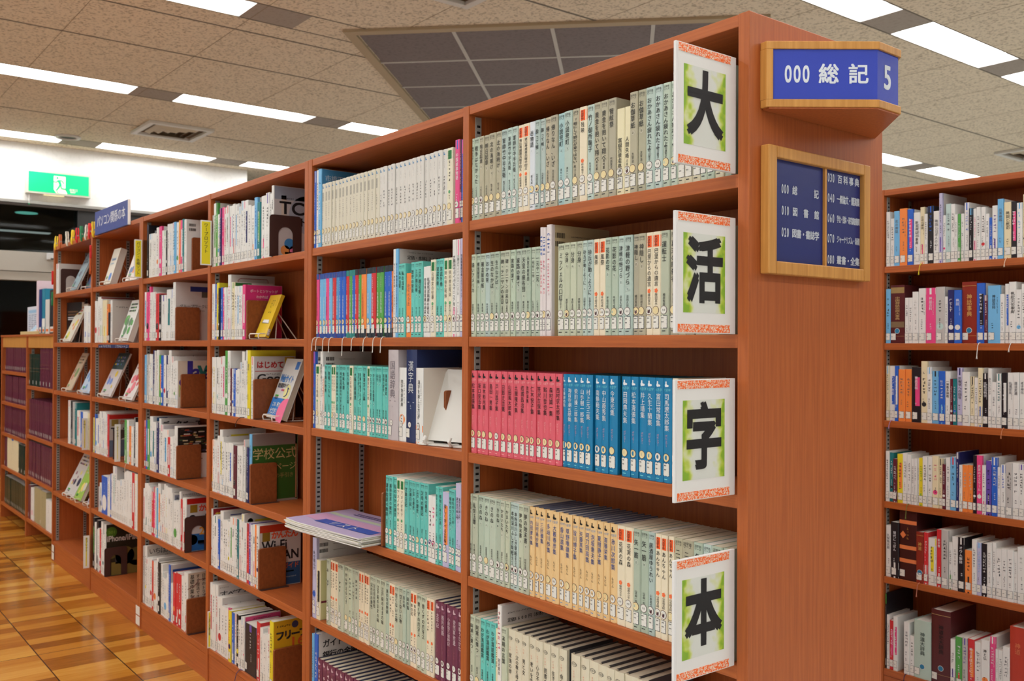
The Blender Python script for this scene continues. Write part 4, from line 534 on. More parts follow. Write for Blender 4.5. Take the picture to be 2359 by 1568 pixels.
COV.update({
 ('n2.1', 2): C_(('t', '市橋正晴', .014, .228, .022, (190, 205, 220), .012), line(.014, .205, .08, .006, (30, 40, 60)), fill=(70, 140, 188)),
 ('n1.2', 16): BACK(.259), ('n2.2', 23): C_(line(.03, .247, .09, .005, (110, 110, 110)), ('t', '定価・本体2767円＋税', .03, .232, .0125, (40, 40, 40), .012), fill=(206, 204, 200)),
 ('n2.3', 0): BACK(.253), ('n2.3', 2): BACK(.254),
 ('n2.3', 27): C_(('r', .062, .112, .062, .071, (56, 140, 60)), ('r', .062, .112, .04, .062, (190, 190, 186)), ('b', .067, .046, .036, .014), fill=(222, 214, 200)),
 ('n2.5', 0): BACK(.264), ('n2.5', 1): C_(line(.02, .16, .04, .008, (60, 60, 40)), line(.02, .13, .04, .007, (60, 60, 40)), ('r', .004, .09, .055, .062, (120, 40, 56)), ('d', .05, .035, .012, (40, 120, 90)), fill=(214, 208, 150)),
 ('n2.6', 1): C_(('t', 'ガイドブック', .018, .252, .026, K), ('t', '銀行の金融商品', .018, .214, .026, K), ('w', 'Part2', .018, .172, .065, .02, K), ('d', .12, .165, .024, RD), fill=(206, 202, 198)),
 ('n1.5', 6): C_(line(.02, .24, .11, .005, (90, 90, 90)), ('t', '定価3600円（本体3495円）', .02, .222, .011, K, .012), fill=(206, 200, 194)),
 ('n3.1', 24): C_(('r', .004, .184, .21, .256, (150, 160, 176)), ('r', .03, .05, .15, .225, (206, 190, 176)), ('d', .13, .16, .07, (166, 172, 186)), line(.03, .215, .05, .007, K), ('w', 'TCP/', .024, .158, .158, .045, K), ('t', 'ネットワ', .03, .132, .034, K, .02), ('d', .062, .05, .02, (60, 130, 190)), ('d', .046, .026, .018, (226, 150, 80)), ('d', .08, .024, .02, (226, 120, 160)), ('r', .045, .09, .012, .02, (60, 170, 50)), ('b', .045, .002, .045, .01), fill=(196, 190, 190)),
 ('n3.2', 3): C_(fill=(206, 192, 40)), ('n3.2', 9): C_(('l', [(.03, .2), (.03, .235), (.04, .242), (.15, .242), (.155, .235), (.155, .2)], (150, 40, 40)), fill=(206, 202, 196)),
 ('n3.2', 10): C_(('r', .004, .16, .212, .224, (216, 96, 50))), ('n3.2', 11): C_(('r', .004, .07, .208, .222, (50, 110, 50)), ('r', .004, .06, .19, .206, (214, 206, 60))),
 ('n3.2', 16): C_(('t', 'ポートとソケットが', .02, .186, .0125, (232, 190, 206), .02), ('t', 'わかれば', .045, .164, .012, (232, 190, 206), .02), ('t', 'インターネットが', .012, .144, .0155, (232, 200, 212), .02), line(.01, .124, .03, .005, K), ('d', .075, .118, .03, (214, 180, 50)), fill=(206, 48, 120)),
 ('n3.3', 6): C_(('t', 'いちばん', .03, .2, .022, (196, 70, 100), .02, .85), ('d', .02, .235, .006, (60, 140, 190)), ('t', 'の', .04, .15, .026, (90, 50, 60), .02), fill=(206, 200, 194)),
 ('n3.3', 15): C_(('t', 'ト', .008, .22, .03, K), line(.01, .18, .03, .01, (110, 110, 110)), fill=(196, 196, 196)),
 ('n3.3', 17): C_(fill=(188, 186, 184)),
 ('n3.3', 19): C_(('t', 'はじめて', .012, .203, .0275, RD, .03), ('r', .006, .15, .178, .1805, RD), ('w', 'Google', .016, .128, .15, .04, K), line(.05, .168, .06, .007, K), ('r', .125, .165, .205, .232, (206, 160, 50)), fill=(206, 202, 198)),
 ('n3.4', 4): C_(('d', .022, .222, .009, K), ('d', .022, .222, .0075, (206, 202, 198)), ('r', .036, .11, .228, .236, (214, 196, 50)), ('r', .036, .08, .214, .222, (214, 196, 50)), ('l', [(.018, .15), (.018, .198), (.13, .198), (.13, .15)], (70, 30, 70)), fill=(206, 202, 198)),
 ('n3.4', 18): C_(('r', .004, .184, .215, .26, (136, 124, 120)), ('t', '学校公式', .004, .183, .0445, (196, 172, 120), 0), ('t', 'ホームページ', .002, .132, .030, (196, 172, 120), 0), ('t', 'の手引き', .095, .098, .019, (150, 130, 80), 0), ('r', .178, .184, .004, .26, (170, 120, 90)), ('r', .004, .184, .0, .008, (150, 140, 130)), fill=(46, 92, 34)),
 ('n3.5', 0): C_(('t', '超入門', .012, .2, .03, (206, 176, 50), .03), fill=(140, 26, 36)), ('n3.5', 4): C_(('r', .03, .16, .218, .222, BL), ('w', 'F', .006, .135, .02, .045, K), fill=(206, 202, 198)),
 ('n3.5', 13): C_(('d', .026, .228, .0105, K), ('d', .026, .228, .0085, (206, 202, 198)), ('r', .044, .13, .222, .232, (206, 190, 50)), ('r', .044, .08, .206, .216, (206, 190, 50)), fill=(196, 192, 188)),
 ('n3.5', 20): C_(('r', .004, .166, .205, .232, (180, 52, 24)), ('r', .004, .166, .002, .085, (36, 80, 124)), ('r', .014, .044, .172, .205, (132, 104, 30)), ('t', 'かんたん', .05, .192, .029, (220, 80, 40), .035, .9), ('w', 'Wi-Fi', .012, .136, .098, .036, K), ('w', 'LAN', .078, .098, .08, .034, K), ('t', 'ガイド', .095, .072, .022, (200, 96, 60), .02), ('r', .095, .14, .048, .053, (220, 190, 50)), line(.09, .03, .06, .006, (190, 200, 210)), fill=(196, 190, 186)),
 ('n3.6', 2): C_(('t', 'すべてわかる', .008, .228, .036, K, .01, .9), line(.008, .258, .04, .005, K), fill=(206, 202, 198)),
 ('n3.6', 3): C_(('w', 'R', .012, .17, .02, .03, (150, 40, 40)), ('w', 'aspberry', .036, .163, .104, .037, K), ('w', 'Pi', .146, .17, .016, .03, (150, 40, 40)), fill=(206, 202, 198)),
 ('n3.6', 7): C_(fill=(196, 186, 40)), ('n3.6', 8): C_(fill=(40, 110, 160)),
 ('n3.6', 13): C_(('w', 'Raspberry', .012, .15, .125, .034, (214, 180, 196)), line(.03, .192, .08, .007, K), fill=(206, 70, 120)),
 ('n3.6', 14): C_(('r', .02, .07, .12, .165, (96, 104, 150)), ('d', .05, .085, .022, (150, 100, 120)), ('d', .05, .085, .012, (90, 60, 90)), ('d', .028, .105, .008, (170, 160, 180)), ('d', .09, .1, .012, (120, 80, 120)), ('d', .1, .06, .01, (160, 90, 110)), ('d', .03, .05, .014, (110, 70, 100)), ('r', .02, .11, .03, .034, (150, 130, 130)), ('d', .06, .016, .007, (170, 110, 100)), fill=(50, 34, 56)),
 ('n3.6', 18): C_(('r', .004, .12, .198, .216, (160, 40, 40))),
 ('n3.6', 19): C_(line(.014, .226, .06, .009, K), ('d', .085, .226, .013, (60, 60, 90)), ('t', 'フリーフォント', .012, .192, .034, K, .05, .88), ('t', 'フリーフォント', .013, .192, .032, (206, 200, 196), .01, .94), ('w', '1600', .075, .15, .11, .03, (206, 90, 40)), ('r', .04, .1, .118, .142, (90, 70, 40)), ('t', 'フォント', .044, .13, .013, (206, 200, 190), .01), ('r', .105, .17, .122, .142, (60, 50, 30)), ('w', 'OTF', .11, .126, .05, .014, (200, 190, 180)), fill=(206, 158, 30)),
 ('n4.1', 0): C_(('w', 'F', .03, .2, .02, .03, (190, 200, 206)), fill=(14, 20, 30)),
 ('n4.1', 16): C_(line(.02, .215, .07, .007, (70, 130, 130)), ('w', 'Fa', .075, .16, .05, .024, (40, 120, 110)), fill=(142, 172, 166)), ('n4.1', 17): BACK(.229),
 ('n4.2', 12): C_(('r', .068, .19, .222, .245, BL), ('r', .12, .165, .196, .222, (88, 84, 74)), ('r', .165, .19, .172, .222, K), ('t', 'グループワークによる', .02, .155, .0165, K, .005), ('t', '情報リテラシー', .02, .135, .0165, K, .005), ('r', .165, .19, .04, .06, BL), fill=(200, 192, 188)),
 ('n4.3', 14): C_(('t', '大学生の', .022, .222, .016, K, .02), ('w', 'Java', .096, .214, .04, .017, K), ('r', .03, .18, .196, .199, (130, 70, 80)), fill=(196, 188, 180)),
 ('n4.3', 17): C_(('w', 'J', .024, .1, .042, .106, (54, 44, 140)), ('w', 'a', .07, .13, .032, .042, (54, 44, 140)), ('w', 'v', .092, .13, .048, .055, (30, 110, 106)), ('w', 'a', .122, .128, .026, .04, (54, 44, 140)), ('d', .024, .112, .016, (54, 44, 140)), ('w', 'M', .008, .05, .02, .05, (170, 180, 110)), fill=(206, 194, 178)),
 ('n4.4', 4): C_(('r', .02, .07, .225, .25, (36, 80, 130)), fill=(186, 190, 196)), ('n4.4', 8): C_(('t', 'データベース', .008, .225, .030, K, .045), fill=(188, 186, 184)), ('n4.4', 9): C_(('t', '小さな会社', .022, .198, .018, K, .012), fill=(190, 186, 190)),
 ('n4.4', 16): (lambda L, FL, d, h, rnd: (rect(L, mat((24, 22, 20), .4), FL(.0004), .004, d-.001, .11, h-.006), [rect(L, mat(rnd.choice(((150, 120, 60), (60, 80, 50), (150, 60, 40), (190, 170, 130), (70, 60, 50), (60, 60, 90), (196, 190, 180))), .5), FL(.0006+i*.000004), a, min(d-.002, a+rnd.uniform(.012, .03)), z, z+.005) for i in range(46) for a, z in [(rnd.uniform(.005, d-.03), rnd.uniform(.114, h-.014))]], [rect(L, DARK, FL(.0007), .02+.011*i, .028+.011*i, .084, .086) for i in range(9)])),
 ('n4.5', 14): BACK(.254), ('n4.5', 15): C_(('r', .01, .07, .2, .225, (130, 130, 146)), line(.016, .212, .05, .014, K)), ('n4.5', 18): C_(line(.008, .24, .12, .008, K), line(.008, .228, .12, .008, K), line(.008, .216, .04, .006, K), fill=(206, 202, 198)),
 ('n4.5', 20): C_(('r', .004, .166, .206, .23, (176, 24, 20)), ('r', .004, .166, .002, .075, (30, 92, 156)), ('r', .018, .05, .168, .202, (140, 108, 24)), ('t', 'かんたん', .058, .186, .032, (206, 60, 40), .035, .85), ('w', 'Outlook', .012, .118, .15, .04, K), ('w', '2013', .06, .07, .09, .032, (206, 140, 40)), ('d', .03, .05, .022, (206, 196, 180)), ('r', .052, .088, .03, .045, (200, 200, 200)), ('b', .056, .024, .03, .01), fill=(190, 190, 194)),
 ('n4.6', 1): C_(('t', 'いちばんわかる', .012, .252, .03, K, .005, .9), ('t', 'この先', .026, .216, .032, K, .005, .9), fill=(196, 188, 178)),
 ('n4.6', 7): C_(('r', .004, .18, .214, .219, (40, 60, 50)), fill=(190, 186, 180)), ('n4.6', 8): C_(('w', 'Wi', .03, .17, .04, .028, K), ('r', .02, .08, .11, .16, (30, 56, 50)), fill=(178, 166, 140)),
 ('n4.6', 13): C_(('r', .012, .18, .214, .232, (40, 80, 150)), ('w', 'C', .03, .162, .04, .04, K), fill=(196, 194, 194)),
 ('n4.6', 19): C_(('v', '基礎作業を', .02, .25, .12, .02, K), ('v', 'すぐ復活できる', .045, .25, .12, .017, K), ('v', '日常のトラブル', .07, .25, .12, .017, K), ('v', '入門書', .095, .25, .16, .017, K), ('v', '実例の書', .12, .25, .14, .017, K), ('l', [(.0, .19), (.03, .2), (.05, .225), (.08, .225), (.1, .2), (.09, .17), (.07, .15)], (110, 24, 34)), ('l', [(.0, .13), (.02, .155), (.035, .15), (.015, .14), (.03, .16)], (110, 24, 34)), fill=(206, 194, 176)),
 ('n5.2', 6): C_(line(.02, .19, .06, .01, K), fill=(206, 202, 196)), ('n5.2', 1): C_(('r', .004, .18, .235, .25, (150, 30, 30))),
 ('n5.4', 10): C_(('r', .004, .16, .202, .226, (176, 30, 20)), ('r', .014, .05, .165, .2, (140, 116, 50)), ('t', 'かんたん', .058, .186, .025, (196, 96, 60), .03, .9), ('w', 'Twitter', .012, .12, .14, .036, K), ('r', .004, .16, .002, .09, (96, 110, 130)), fill=(186, 178, 172)),
 ('n5.5', 6): C_(line(.03, .25, .12, .012, (60, 60, 66)), fill=(196, 194, 192)), ('n5.5', 14): C_(('r', .02, .1, .21, .265, (36, 120, 140)), fill=(206, 202, 198)),
 ('n5.6', 7): C_(('d', .03, .234, .028, (74, 116, 36)), ('w', '501', .014, .226, .032, .016, (120, 160, 60)), ('w', 'iPhone', .008, .184, .09, .03, (206, 202, 200)), ('w', '/iPad', .1, .184, .07, .03, (206, 202, 200)), ('r', .03, .19, .0, .07, (120, 104, 50)), ('d', .03, .12, .03, (90, 84, 40)), ('d', .1, .1, .05, (110, 96, 44)), ('d', .16, .09, .05, (84, 80, 40)), ('r', .05, .09, .06, .12, (60, 56, 60)), fill=(34, 34, 24)),
})
# ------------------------------------------------------------------ glyph preload
SIGNTXT = [('大活字本', .034), ('000総記5', .02), ('総記図書館・誌学百科事典一般論文講演集会団体研究調査機関ジャーナリズム新聞叢全0123456789', .02), ('パソコン関係の本', .012), ('ワープロソフトインターネット関係パソコン・各種ソフトハード周辺機器／タブレットスマートフォンSNSツイッター', .012),
 ('非常口', .02), ('大活字本シリーズ上中下一二三四全もだんポピュラーふしぎ0123456789大震災この1冊で丈夫!!サイト制作運用ガイド神道リスト', 0), ('大活字本宮沢賢治市橋正晴', .012), ('この1冊で大丈夫！サイト制作ガイド', .02)]
def preload():
    L = [(a, b, 0) for a, b in SIGNTXT]
    for r in ROWS.strip().split('\n'):
        for bk in r.split(';')[3:]:
            t = bk.split(',', 4)[4].split('|')
            if t[0]:
                if all(ord(q) < 128 for q in t[0]): L.append((t[0], .02, 1))
                for b in (0, .004, .006, .008, .012): L.append((t[0], b, 0))
            for q in t[1:]: L.append((q, 0, 0))
    for ops in COVOPS:
        for o in ops:
            if o[0] == 't': L.append((o[1], o[6] if len(o) > 6 else .02, 0))
            elif o[0] == 'w': L.append((o[1], .02, 1))
            elif o[0] == 'v': L.append((o[1], .012, 0))
    for q in ('EXIT', 'Web', 'facebook', 'guide', 'iPhone'): L.append((q, .02, 1))
    load_glyphs(L)
# ------------------------------------------------------------------ setting
H = 3.5
struct(box('floor', -9.95, -1.2, -2.2, 1.95, -.1, 0, FLOORM))
BOUNCEFLOOR = noisy('pale_grey_bounce_floor', (178, 178, 176), (192, 192, 190), 25, .5); fb = MB()  # unseen floor around the parquet, made pale grey to keep bounced light neutral
for q in ((-20, 9, -7, -2.2), (-20, 9, 1.95, 14), (-1.2, 9, -2.2, 1.95), (-20, -9.95, -2.2, 1.95)): fb.box(*q, -.1, 0, BOUNCEFLOOR)
struct(fb.build('floor_2'))
LR = [-9.53, -7.05, -4.63, -2.18, .24, 2.66, 5.08]; LW = .155; PIT = 1.605; L0 = 1.32; LL = 1.232
cb = MB(); xs = [-20]
for x in LR: xs += [x-LW, x+LW]
xs.append(9)
for i in range(0, len(xs), 2): cb.box(xs[i], xs[i+1], -7, 14, H, H+.1, CEIL)
for x in LR:
    cb.box(x-LW, x+LW, -7, L0-5*PIT, H, H+.1, CEIL); cb.box(x-LW, x+LW, L0+7*PIT, 14, H, H+.1, CEIL)
    if x == -4.63: cb.box(x-LW, x+LW, L0, L0+3*PIT, H, H+.1, CEIL)
struct(cb.build('ceiling'))
# shadow-gap seams between the ceiling boards
sm = MB(); SEAM = mat((112, 104, 92), .9)
for x in [-8.35, -5.8, -5.03, -3.39, -1.15, .9, -6.3-4.6, -12.5]: sm.box(x-.008, x+.008, -7, 14, H-.002, H+.001, SEAM)
for x in LR:
    for e in (-LW, LW): sm.box(x+e-.005, x+e+.005, -7, 14, H-.002, H+.001, SEAM)
for k in range(-7, 15): sm.box(-20, 9, k*.9+.12, k*.9+.123, H-.0012, H+.001, mat((140, 124, 100), .9))
struct(sm.build('trim_1'))
struct(box('wall_back', -20, 9, 14, 14.1, 0, H, WALLM)); struct(box('wall_front', -20, 9, -7.1, -7, 0, H, WALLM))
struct(box('wall_right', 9, 9.1, -7, 14, 0, H, WALLM)); struct(box('wall_far', -20.1, -20, -7, 14, 0, H, WALLM))
WX = -9.9
struct(box('wall_left', WX-.16, WX, -7, 3.12, 2.885, H, WALLM))
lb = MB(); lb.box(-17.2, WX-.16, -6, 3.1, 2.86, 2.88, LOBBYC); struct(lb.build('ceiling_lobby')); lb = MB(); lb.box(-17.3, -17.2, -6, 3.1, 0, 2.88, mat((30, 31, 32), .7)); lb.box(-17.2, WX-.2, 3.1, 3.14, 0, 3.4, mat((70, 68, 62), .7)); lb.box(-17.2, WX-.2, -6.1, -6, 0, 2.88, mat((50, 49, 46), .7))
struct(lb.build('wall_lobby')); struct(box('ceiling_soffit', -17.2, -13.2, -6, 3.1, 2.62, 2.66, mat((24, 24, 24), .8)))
struct(box('trim_2', WX-.05, WX+.03, -7, 3.12, 2.862, 2.89, METAL)); struct(box('trim_3', WX-.05, WX+.012, -7, 3.12, 2.835, 2.858, mat((96, 92, 88), .4)))
struct(box('window_1', WX-.03, WX-.022, -7, 3.12, 2.345, 2.836, GLASS))
hd = MB(); hd.box(WX-.12, WX+.1, -6.4, 1.2, 2.14, 2.345, mat((176, 172, 162), .45)); hd.box(WX-.12, WX+.085, -6.4, 1.2, 2.045, 2.134, mat((176, 172, 162), .45)); hd.box(WX-.1, WX+.075, -6.4, 1.2, 2.13, 2.142, BLACK)
struct(hd.build('door_1'))
dg_ = MB(); dg_.box(WX-.04, WX-.03, -6.4, 1.2, 0, 2.05, GLASS); struct(dg_.build('door_2'))
df = MB()
for y in (-4.2, -2.1, -.1, 1.16): df.box(WX-.05, WX-.02, y, y+.05, 0, 2.05, mat((60, 60, 60), .4))
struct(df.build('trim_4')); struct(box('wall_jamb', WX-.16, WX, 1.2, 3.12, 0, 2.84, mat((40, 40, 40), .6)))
t = thing('motion_sensor', 'small white door sensor box on the beige door header', 'sensor', (WX+.1, .87, 2.27))
b = MB(); b.box(.001, .05, 0, .26, .0, .07, mat((206, 208, 208), .4)); b.build('housing', t, .006); box('sensor_window', .05, .052, .03, .23, .002, .016, BLACK, t)
# lobby lamps seen through the dark glass
LOBL = mat((200, 214, 214), .5, .4, 1.1)
for i, (x, y0, y1, z) in enumerate(((-12.4, -1.6, 1.45, 2.835), (-15.0, -2.0, 1.5, 2.595), (-14.3, 1.76, 2.6, 2.595))):
    t = thing('lobby_lamp', ('dim strip lamp on the lobby ceiling behind dark glass, nearest of three', 'dim strip lamp above the beige door header, far end of the lobby', 'dim strip lamp deep in the lobby beside yellow clothespin')[i], 'lamp', (x, y0, z))
    box('housing', -.09, .09, -.03, y1-y0+.03, 0, .02, mat((70, 70, 68), .6), t); box('tube', -.06, .06, 0, y1-y0, -.012, 0, LOBL, t)
t = thing('downlight', 'round pale green downlight glowing on the dark lobby ceiling', 'lamp', (-10.66, .84, 2.86))
b = MB(); b.prism([(.115*math.cos(a*math.pi/12), .115*math.sin(a*math.pi/12)) for a in range(24)], -.006, 0, mat((120, 220, 206), .5, .4, 1.3)); b.build('diffuser', t); b = MB(); b.prism([(.125*math.cos(a*math.pi/12), .125*math.sin(a*math.pi/12)) for a in range(24)], -.002, 0, METAL); b.build('trim_ring', t)
t = thing('ceiling_speaker', 'flat dark round fitting on the dark lobby ceiling', 'speaker', (-10.35, .98, 2.86)); b = MB(); b.prism([(.11*math.cos(a*math.pi/12), .11*math.sin(a*math.pi/12)) for a in range(24)], -.008, 0, mat((60, 56, 44), .7)); b.build('grille', t)
t = thing('ceiling_detector', 'round ceiling fitting with dark opening beside the far light row', 'fitting', (-9.28, .955, H))
b = MB(); b.tube([(.105*math.cos(a*math.pi/12), .105*math.sin(a*math.pi/12), -.006) for a in range(24)], .018, mat((206, 204, 198), .4), 8, True); b.build('rim', t, smooth=True); b = MB(); b.prism([(.09*math.cos(a*math.pi/12), .09*math.sin(a*math.pi/12)) for a in range(24)], -.004, -.001, BLACK); b.build('opening', t)
# recessed fluorescent fittings
EMIT = mat((255, 255, 255), .5, .4, LAMP_STRENGTH, 'fluorescent_glow'); TRAY = mat((225, 225, 222), .35)
def lamp():
    t = thing('ceiling_light', '', 'ceiling light', (0, 0, H))
    h = MB(); h.box(-LW, LW, 0, LL, .088, .09, TRAY); h.box(-LW, -LW+.004, 0, LL, 0, .09, TRAY); h.box(LW-.004, LW, 0, LL, 0, .09, TRAY)
    for y in (0, LL): h.poly([(-LW, y, 0), (LW, y, 0), (LW, y+(.06 if y == 0 else -.06), .088), (-LW, y+(.06 if y == 0 else -.06), .088)], TRAY)
    h.build('reflector', t)
    d = MB(); d.poly([(-LW+.012, .055, .045), (LW-.012, .055, .045), (LW-.012, LL-.055, .045), (-LW+.012, LL-.055, .045)], EMIT); d.build('diffuser', t)
    return t
first = None; RW = {-9.53: 'row along the far white wall', -7.05: 'second row from the far wall', -4.63: 'row broken by the grey ceiling panel', -2.18: 'row above the number sign'}
gapm = noisy('ceiling_gap_panel', (150, 140, 128), (160, 150, 138), 40)
gp = MB()
for x in LR:
    for k in range(-5, 7):
        y = L0+k*PIT
        if x == -4.63 and k in (0, 1, 2): continue
        gp.box(x-LW, x+LW, y+LL, y+PIT, H, H+.09, gapm)
        seen = {-9.53: (-1, 0, 1), -7.05: (-1, 0, 1), -4.63: (-1, 4, 5), -2.18: (1, 2, 3)}.get(x, ())
        if k in seen:
            q = seen.index(k)+1
            lab = ('%s fluorescent ceiling light counted from the camera, %s' % (ordw(q), RW[x])); g = None
        else: lab, g = 'recessed fluorescent ceiling light in a row beyond the view', 'ceiling lights beyond the view'
        if first is None: first = t = lamp()
        else: t = dup(first, (x, y, H))
        t.location = (x, y, H); t['label'] = lab
        if g: t['group'] = g
        elif 'group' in t: del t['group']
struct(gp.build('trim_5'))
# grey coffer panel laid diagonally
t = thing('ceiling_panel', 'large grey square ceiling panel with white grid, set diagonally', 'ceiling panel', (-4.584, 1.692, H), math.radians(45))
Q = 2.665; n = 4; T_ = Q/n
for a in range(n):
    for c in range(n): box('tile', a*T_+.012, (a+1)*T_-.012, c*T_+.012, (c+1)*T_-.012, -.006, -.002, GREYTILE, t)
g = MB(); wg = mat((186, 182, 172), .5)
for a in range(1, n): g.box(a*T_-.013, a*T_+.013, 0, Q, -.010, -.001, wg); g.box(0, Q, a*T_-.013, a*T_+.013, -.0095, -.001, wg)
g.build('grid', t)
g = MB(); rimm = mat((170, 152, 122), .7)
for q in ((-.07, 0, -.07, Q+.07), (Q, Q+.07, -.07, Q+.07), (0, Q, -.07, 0), (0, Q, Q, Q+.07)): g.box(q[0], q[1], q[2], q[3], -.02, -.0005, rimm)
g.build('frame', t)
# air diffusers
def diffuser(x, y, lab):
    t = thing('air_vent', lab, 'ceiling vent', (x, y, H)); s = .62; f = MB(); m_ = mat((206, 202, 192), .45)
    for q in ((0, s, 0, .05), (0, s, s-.05, s), (0, .05, .05, s-.05), (s-.05, s, .05, s-.05)): f.box(*q, -.03, -.001, m_)
    f.build('frame', t, .004); box('plenum', .05, s-.05, .05, s-.05, -.004, -.001, mat((96, 76, 50), .7), t)
    for k in range(3):
        v = MB(); a = .1+.07*k; o = [(a, a), (s-a, a), (s-a, s-a), (a, s-a)]; i_ = [(p+(.04 if p < s/2 else -.04), r+(.04 if r < s/2 else -.04)) for p, r in o]
        for j in range(4): v.poly([(*o[j], -.008), (*o[(j+1) % 4], -.008), (*i_[(j+1) % 4], -.032), (*i_[j], -.032)], mat((190, 176, 150), .5))
        v.build('vane', t)
diffuser(-8.62, 1.38, 'square air vent with slanted vanes near the exit sign'); diffuser(-3.69, 1.36, 'beige square air vent beside the grey ceiling panel, mostly out of frame'); diffuser(-3.69, 8.97, 'square air vent above the bookcase behind, at the right edge')
# ------------------------------------------------------------------ bookcases
def boards(root, X0, X1, posts, zs, D, top=1.9963, Y0=0, tt=.0233, kick=True, bz=.137):
    """posts: list of (x0, x1) uprights; between neighbours a bay with shelves"""
    for i, (a, c) in enumerate(posts): box('upright', a, c, Y0, Y0+D, 0, top, WV, root, .0012)
    for (a, c), zz in zip(zip([p[1] for p in posts], [p[0] for p in posts[1:]]), zs):
        a += .0006; c -= .0006
        box('top_board', a, c, Y0+.0015, Y0+D-.001, top-tt, top-.0005, WH, root, .0012)
        for z in zz: box('shelf', a, c, Y0+.0025, Y0+.222, z-.0255, z, WH, root, .0012)
        box('back_panel', a, c, Y0+.222, Y0+.23, .05, top-tt, WV, root)
        if kick: box('kick_plate', a, c, Y0+.004, Y0+.018, 0, zz[-1]-.027, WH, root)
        for x, sg in ((a, 1), (c, -1)):
            for y in (.02, .183):
                st = MB(); st.box(min(x, x+sg*.003), max(x, x+sg*.003), Y0+y, Y0+y+.018, zz[-1]+.002, top-tt-.004, METAL)
                z = zz[-1]+.02
                while z < top-tt-.02:
                    st.box(min(x+sg*.0028, x+sg*.0034), max(x+sg*.0028, x+sg*.0034), Y0+y+.004, Y0+y+.014, z, z+.006, SLOT); z += .0158
                st.build('slotted_strip', root)
Z1 = [1.699, 1.400, 1.102, .785, .475, .137]; Z3 = [1.695, 1.397, 1.098, .779, .475, .137]; Z4 = [1.695, 1.395, 1.095, .779, .475, .130]; Z5 = [1.695, 1.385, 1.083, .773, .46, .128]; Z6 = [1.695, 1.385, 1.083, .776, .445, .126]
r = thing('bookcase', 'tall cherry-brown bookcase with end panel holding large-print books', 'bookcase')
boards(r, -1.8125, 0, [(-1.8118, -1.785), (-.913, -.887), (-.0253, 0)], [Z1, Z1], .452)
r['note'] = ''; del r['note']
r = thing('bookcase', 'tall cherry-brown bookcase of computer books, middle unit of the row', 'bookcase'); boards(r, -3.6, -1.8125, [(-3.629, -3.6015), (-2.7345, -2.7065), (-1.8387, -1.8132)], [Z4, Z3], .452)
r = thing('bookcase', 'tall cherry-brown bookcase under the blue sign with clothespins on top', 'bookcase'); boards(r, -5.445, -3.63, [(-5.445, -5.42), (-4.545, -4.518), (-3.6565, -3.630)], [Z6, Z5], .452)
r = thing('bookcase', 'cherry-brown bookcase of mythology books behind the end panel', 'bookcase'); boards(r, -.94, .9, [(-.94, -.912), (-.03, -.004), (.88, .905)], [[1.695, 1.394, 1.092, .776, .482, .122]]*2, .452, Y0=2.02)
# low bookcase
r = thing('low_bookcase', 'low brown bookcase of maroon bound volumes by the glass doors', 'bookcase'); YL = .03
for a, c in ((-7.345, -7.315), (-6.405, -6.375), (-5.50, -5.475)): box('upright', a, c, YL, YL+.42, 0, 1.43, WV, r, .0012)
box('top_board', -7.345, -5.475, YL-.004, YL+.425, 1.4305, 1.445, WH, r, .0012)
for a, c, zz in ((-7.315, -6.405, [1.166, .924, .679, .415, .127]), (-6.375, -5.50, [1.08, .73, .435, .132])):
    box('apron', a, c, YL+.008, YL+.024, 1.35, 1.4305, PINE_V, r)
    for z in zz: box('shelf', a+.0006, c-.0006, YL+.002, YL+.26, z-.025, z, WH, r, .0012)
    box('back_panel', a, c, YL+.262, YL+.27, 0, 1.43, WV, r)
    for y in (.03,):
        st = MB(); st.box(a, a+.003, YL+y, YL+y+.018, .15, 1.34, METAL)
        for k in range(70): st.box(a+.0028, a+.0034, YL+y+.004, YL+y+.014, .17+k*.0166, .176+k*.0166, SLOT)
        st.build('slotted_strip', r)
# ------------------------------------------------------------------ rows of books
preload()
for line_ in ROWS.strip().split('\n'):
    p = line_.split(';'); row, z, Y = p[0], float(p[1]), float(p[2])
    if row[0] == 'l': Y = YL+.012
    for i, bk in enumerate(p[3:]):
        x, wd, h, st, tx = bk.split(',', 4)
        book(row, i, int(x)/1000, float(wd)/1000, int(h), st, tx.split('|') if tx else [], z, Y, random.Random(row+str(i)))
# bookmark ribbons belong to the books they come from
def ribbon(key, col, pts, fray=True):
    root = BOOK[key][0]; b = MB(); o = Vector(root.location); q = [Vector(p)-o for p in pts]; b.tube(q, .0013, mat(col, .6), 6)
    e = q[-1]
    if fray:
        for k in range(3): b.tube([e, e+Vector(((k-1)*.0025, -.001, -.012))], [.0012, .0004], mat(col, .6), 5)
    b.build('bookmark_ribbon', root, smooth=True)
for i, dz, dx in ((0, -.03, -.012), (1, -.028, -.006), (3, -.042, -.006), (5, -.035, -.008), (9, -.045, -.004), (12, -.028, -.006), (15, -.030, -.008), (17, -.033, -.006), (19, -.033, -.006)):
    x = BOOK[('n2.2', i)][0].location.x; ribbon(('n2.2', i), (226, 222, 214), [(x, .012, 1.4018), (x-.002, .001, 1.4022), (x+dx*.7, -.0035, 1.394), (x+dx, -.004, 1.400+dz*.6), (x+dx*1.05, -.004, 1.40+dz)])
x = BOOK[('n3.3', 15)][0].location.x; ribbon(('n3.3', 15), (40, 36, 36), [(x+.02, .014, 1.0995), (x, .001, 1.1), (x-.02, -.003, 1.09), (x-.035, -.004, 1.074)])
x = BOOK[('n3.6', 12)][0].location.x; ribbon(('n3.6', 12), (60, 70, 130), [(x+.01, .014, .1385), (x, .0, .139), (x-.02, -.004, .12), (x-.05, -.005, .06), (x-.055, -.005, .04)], False)
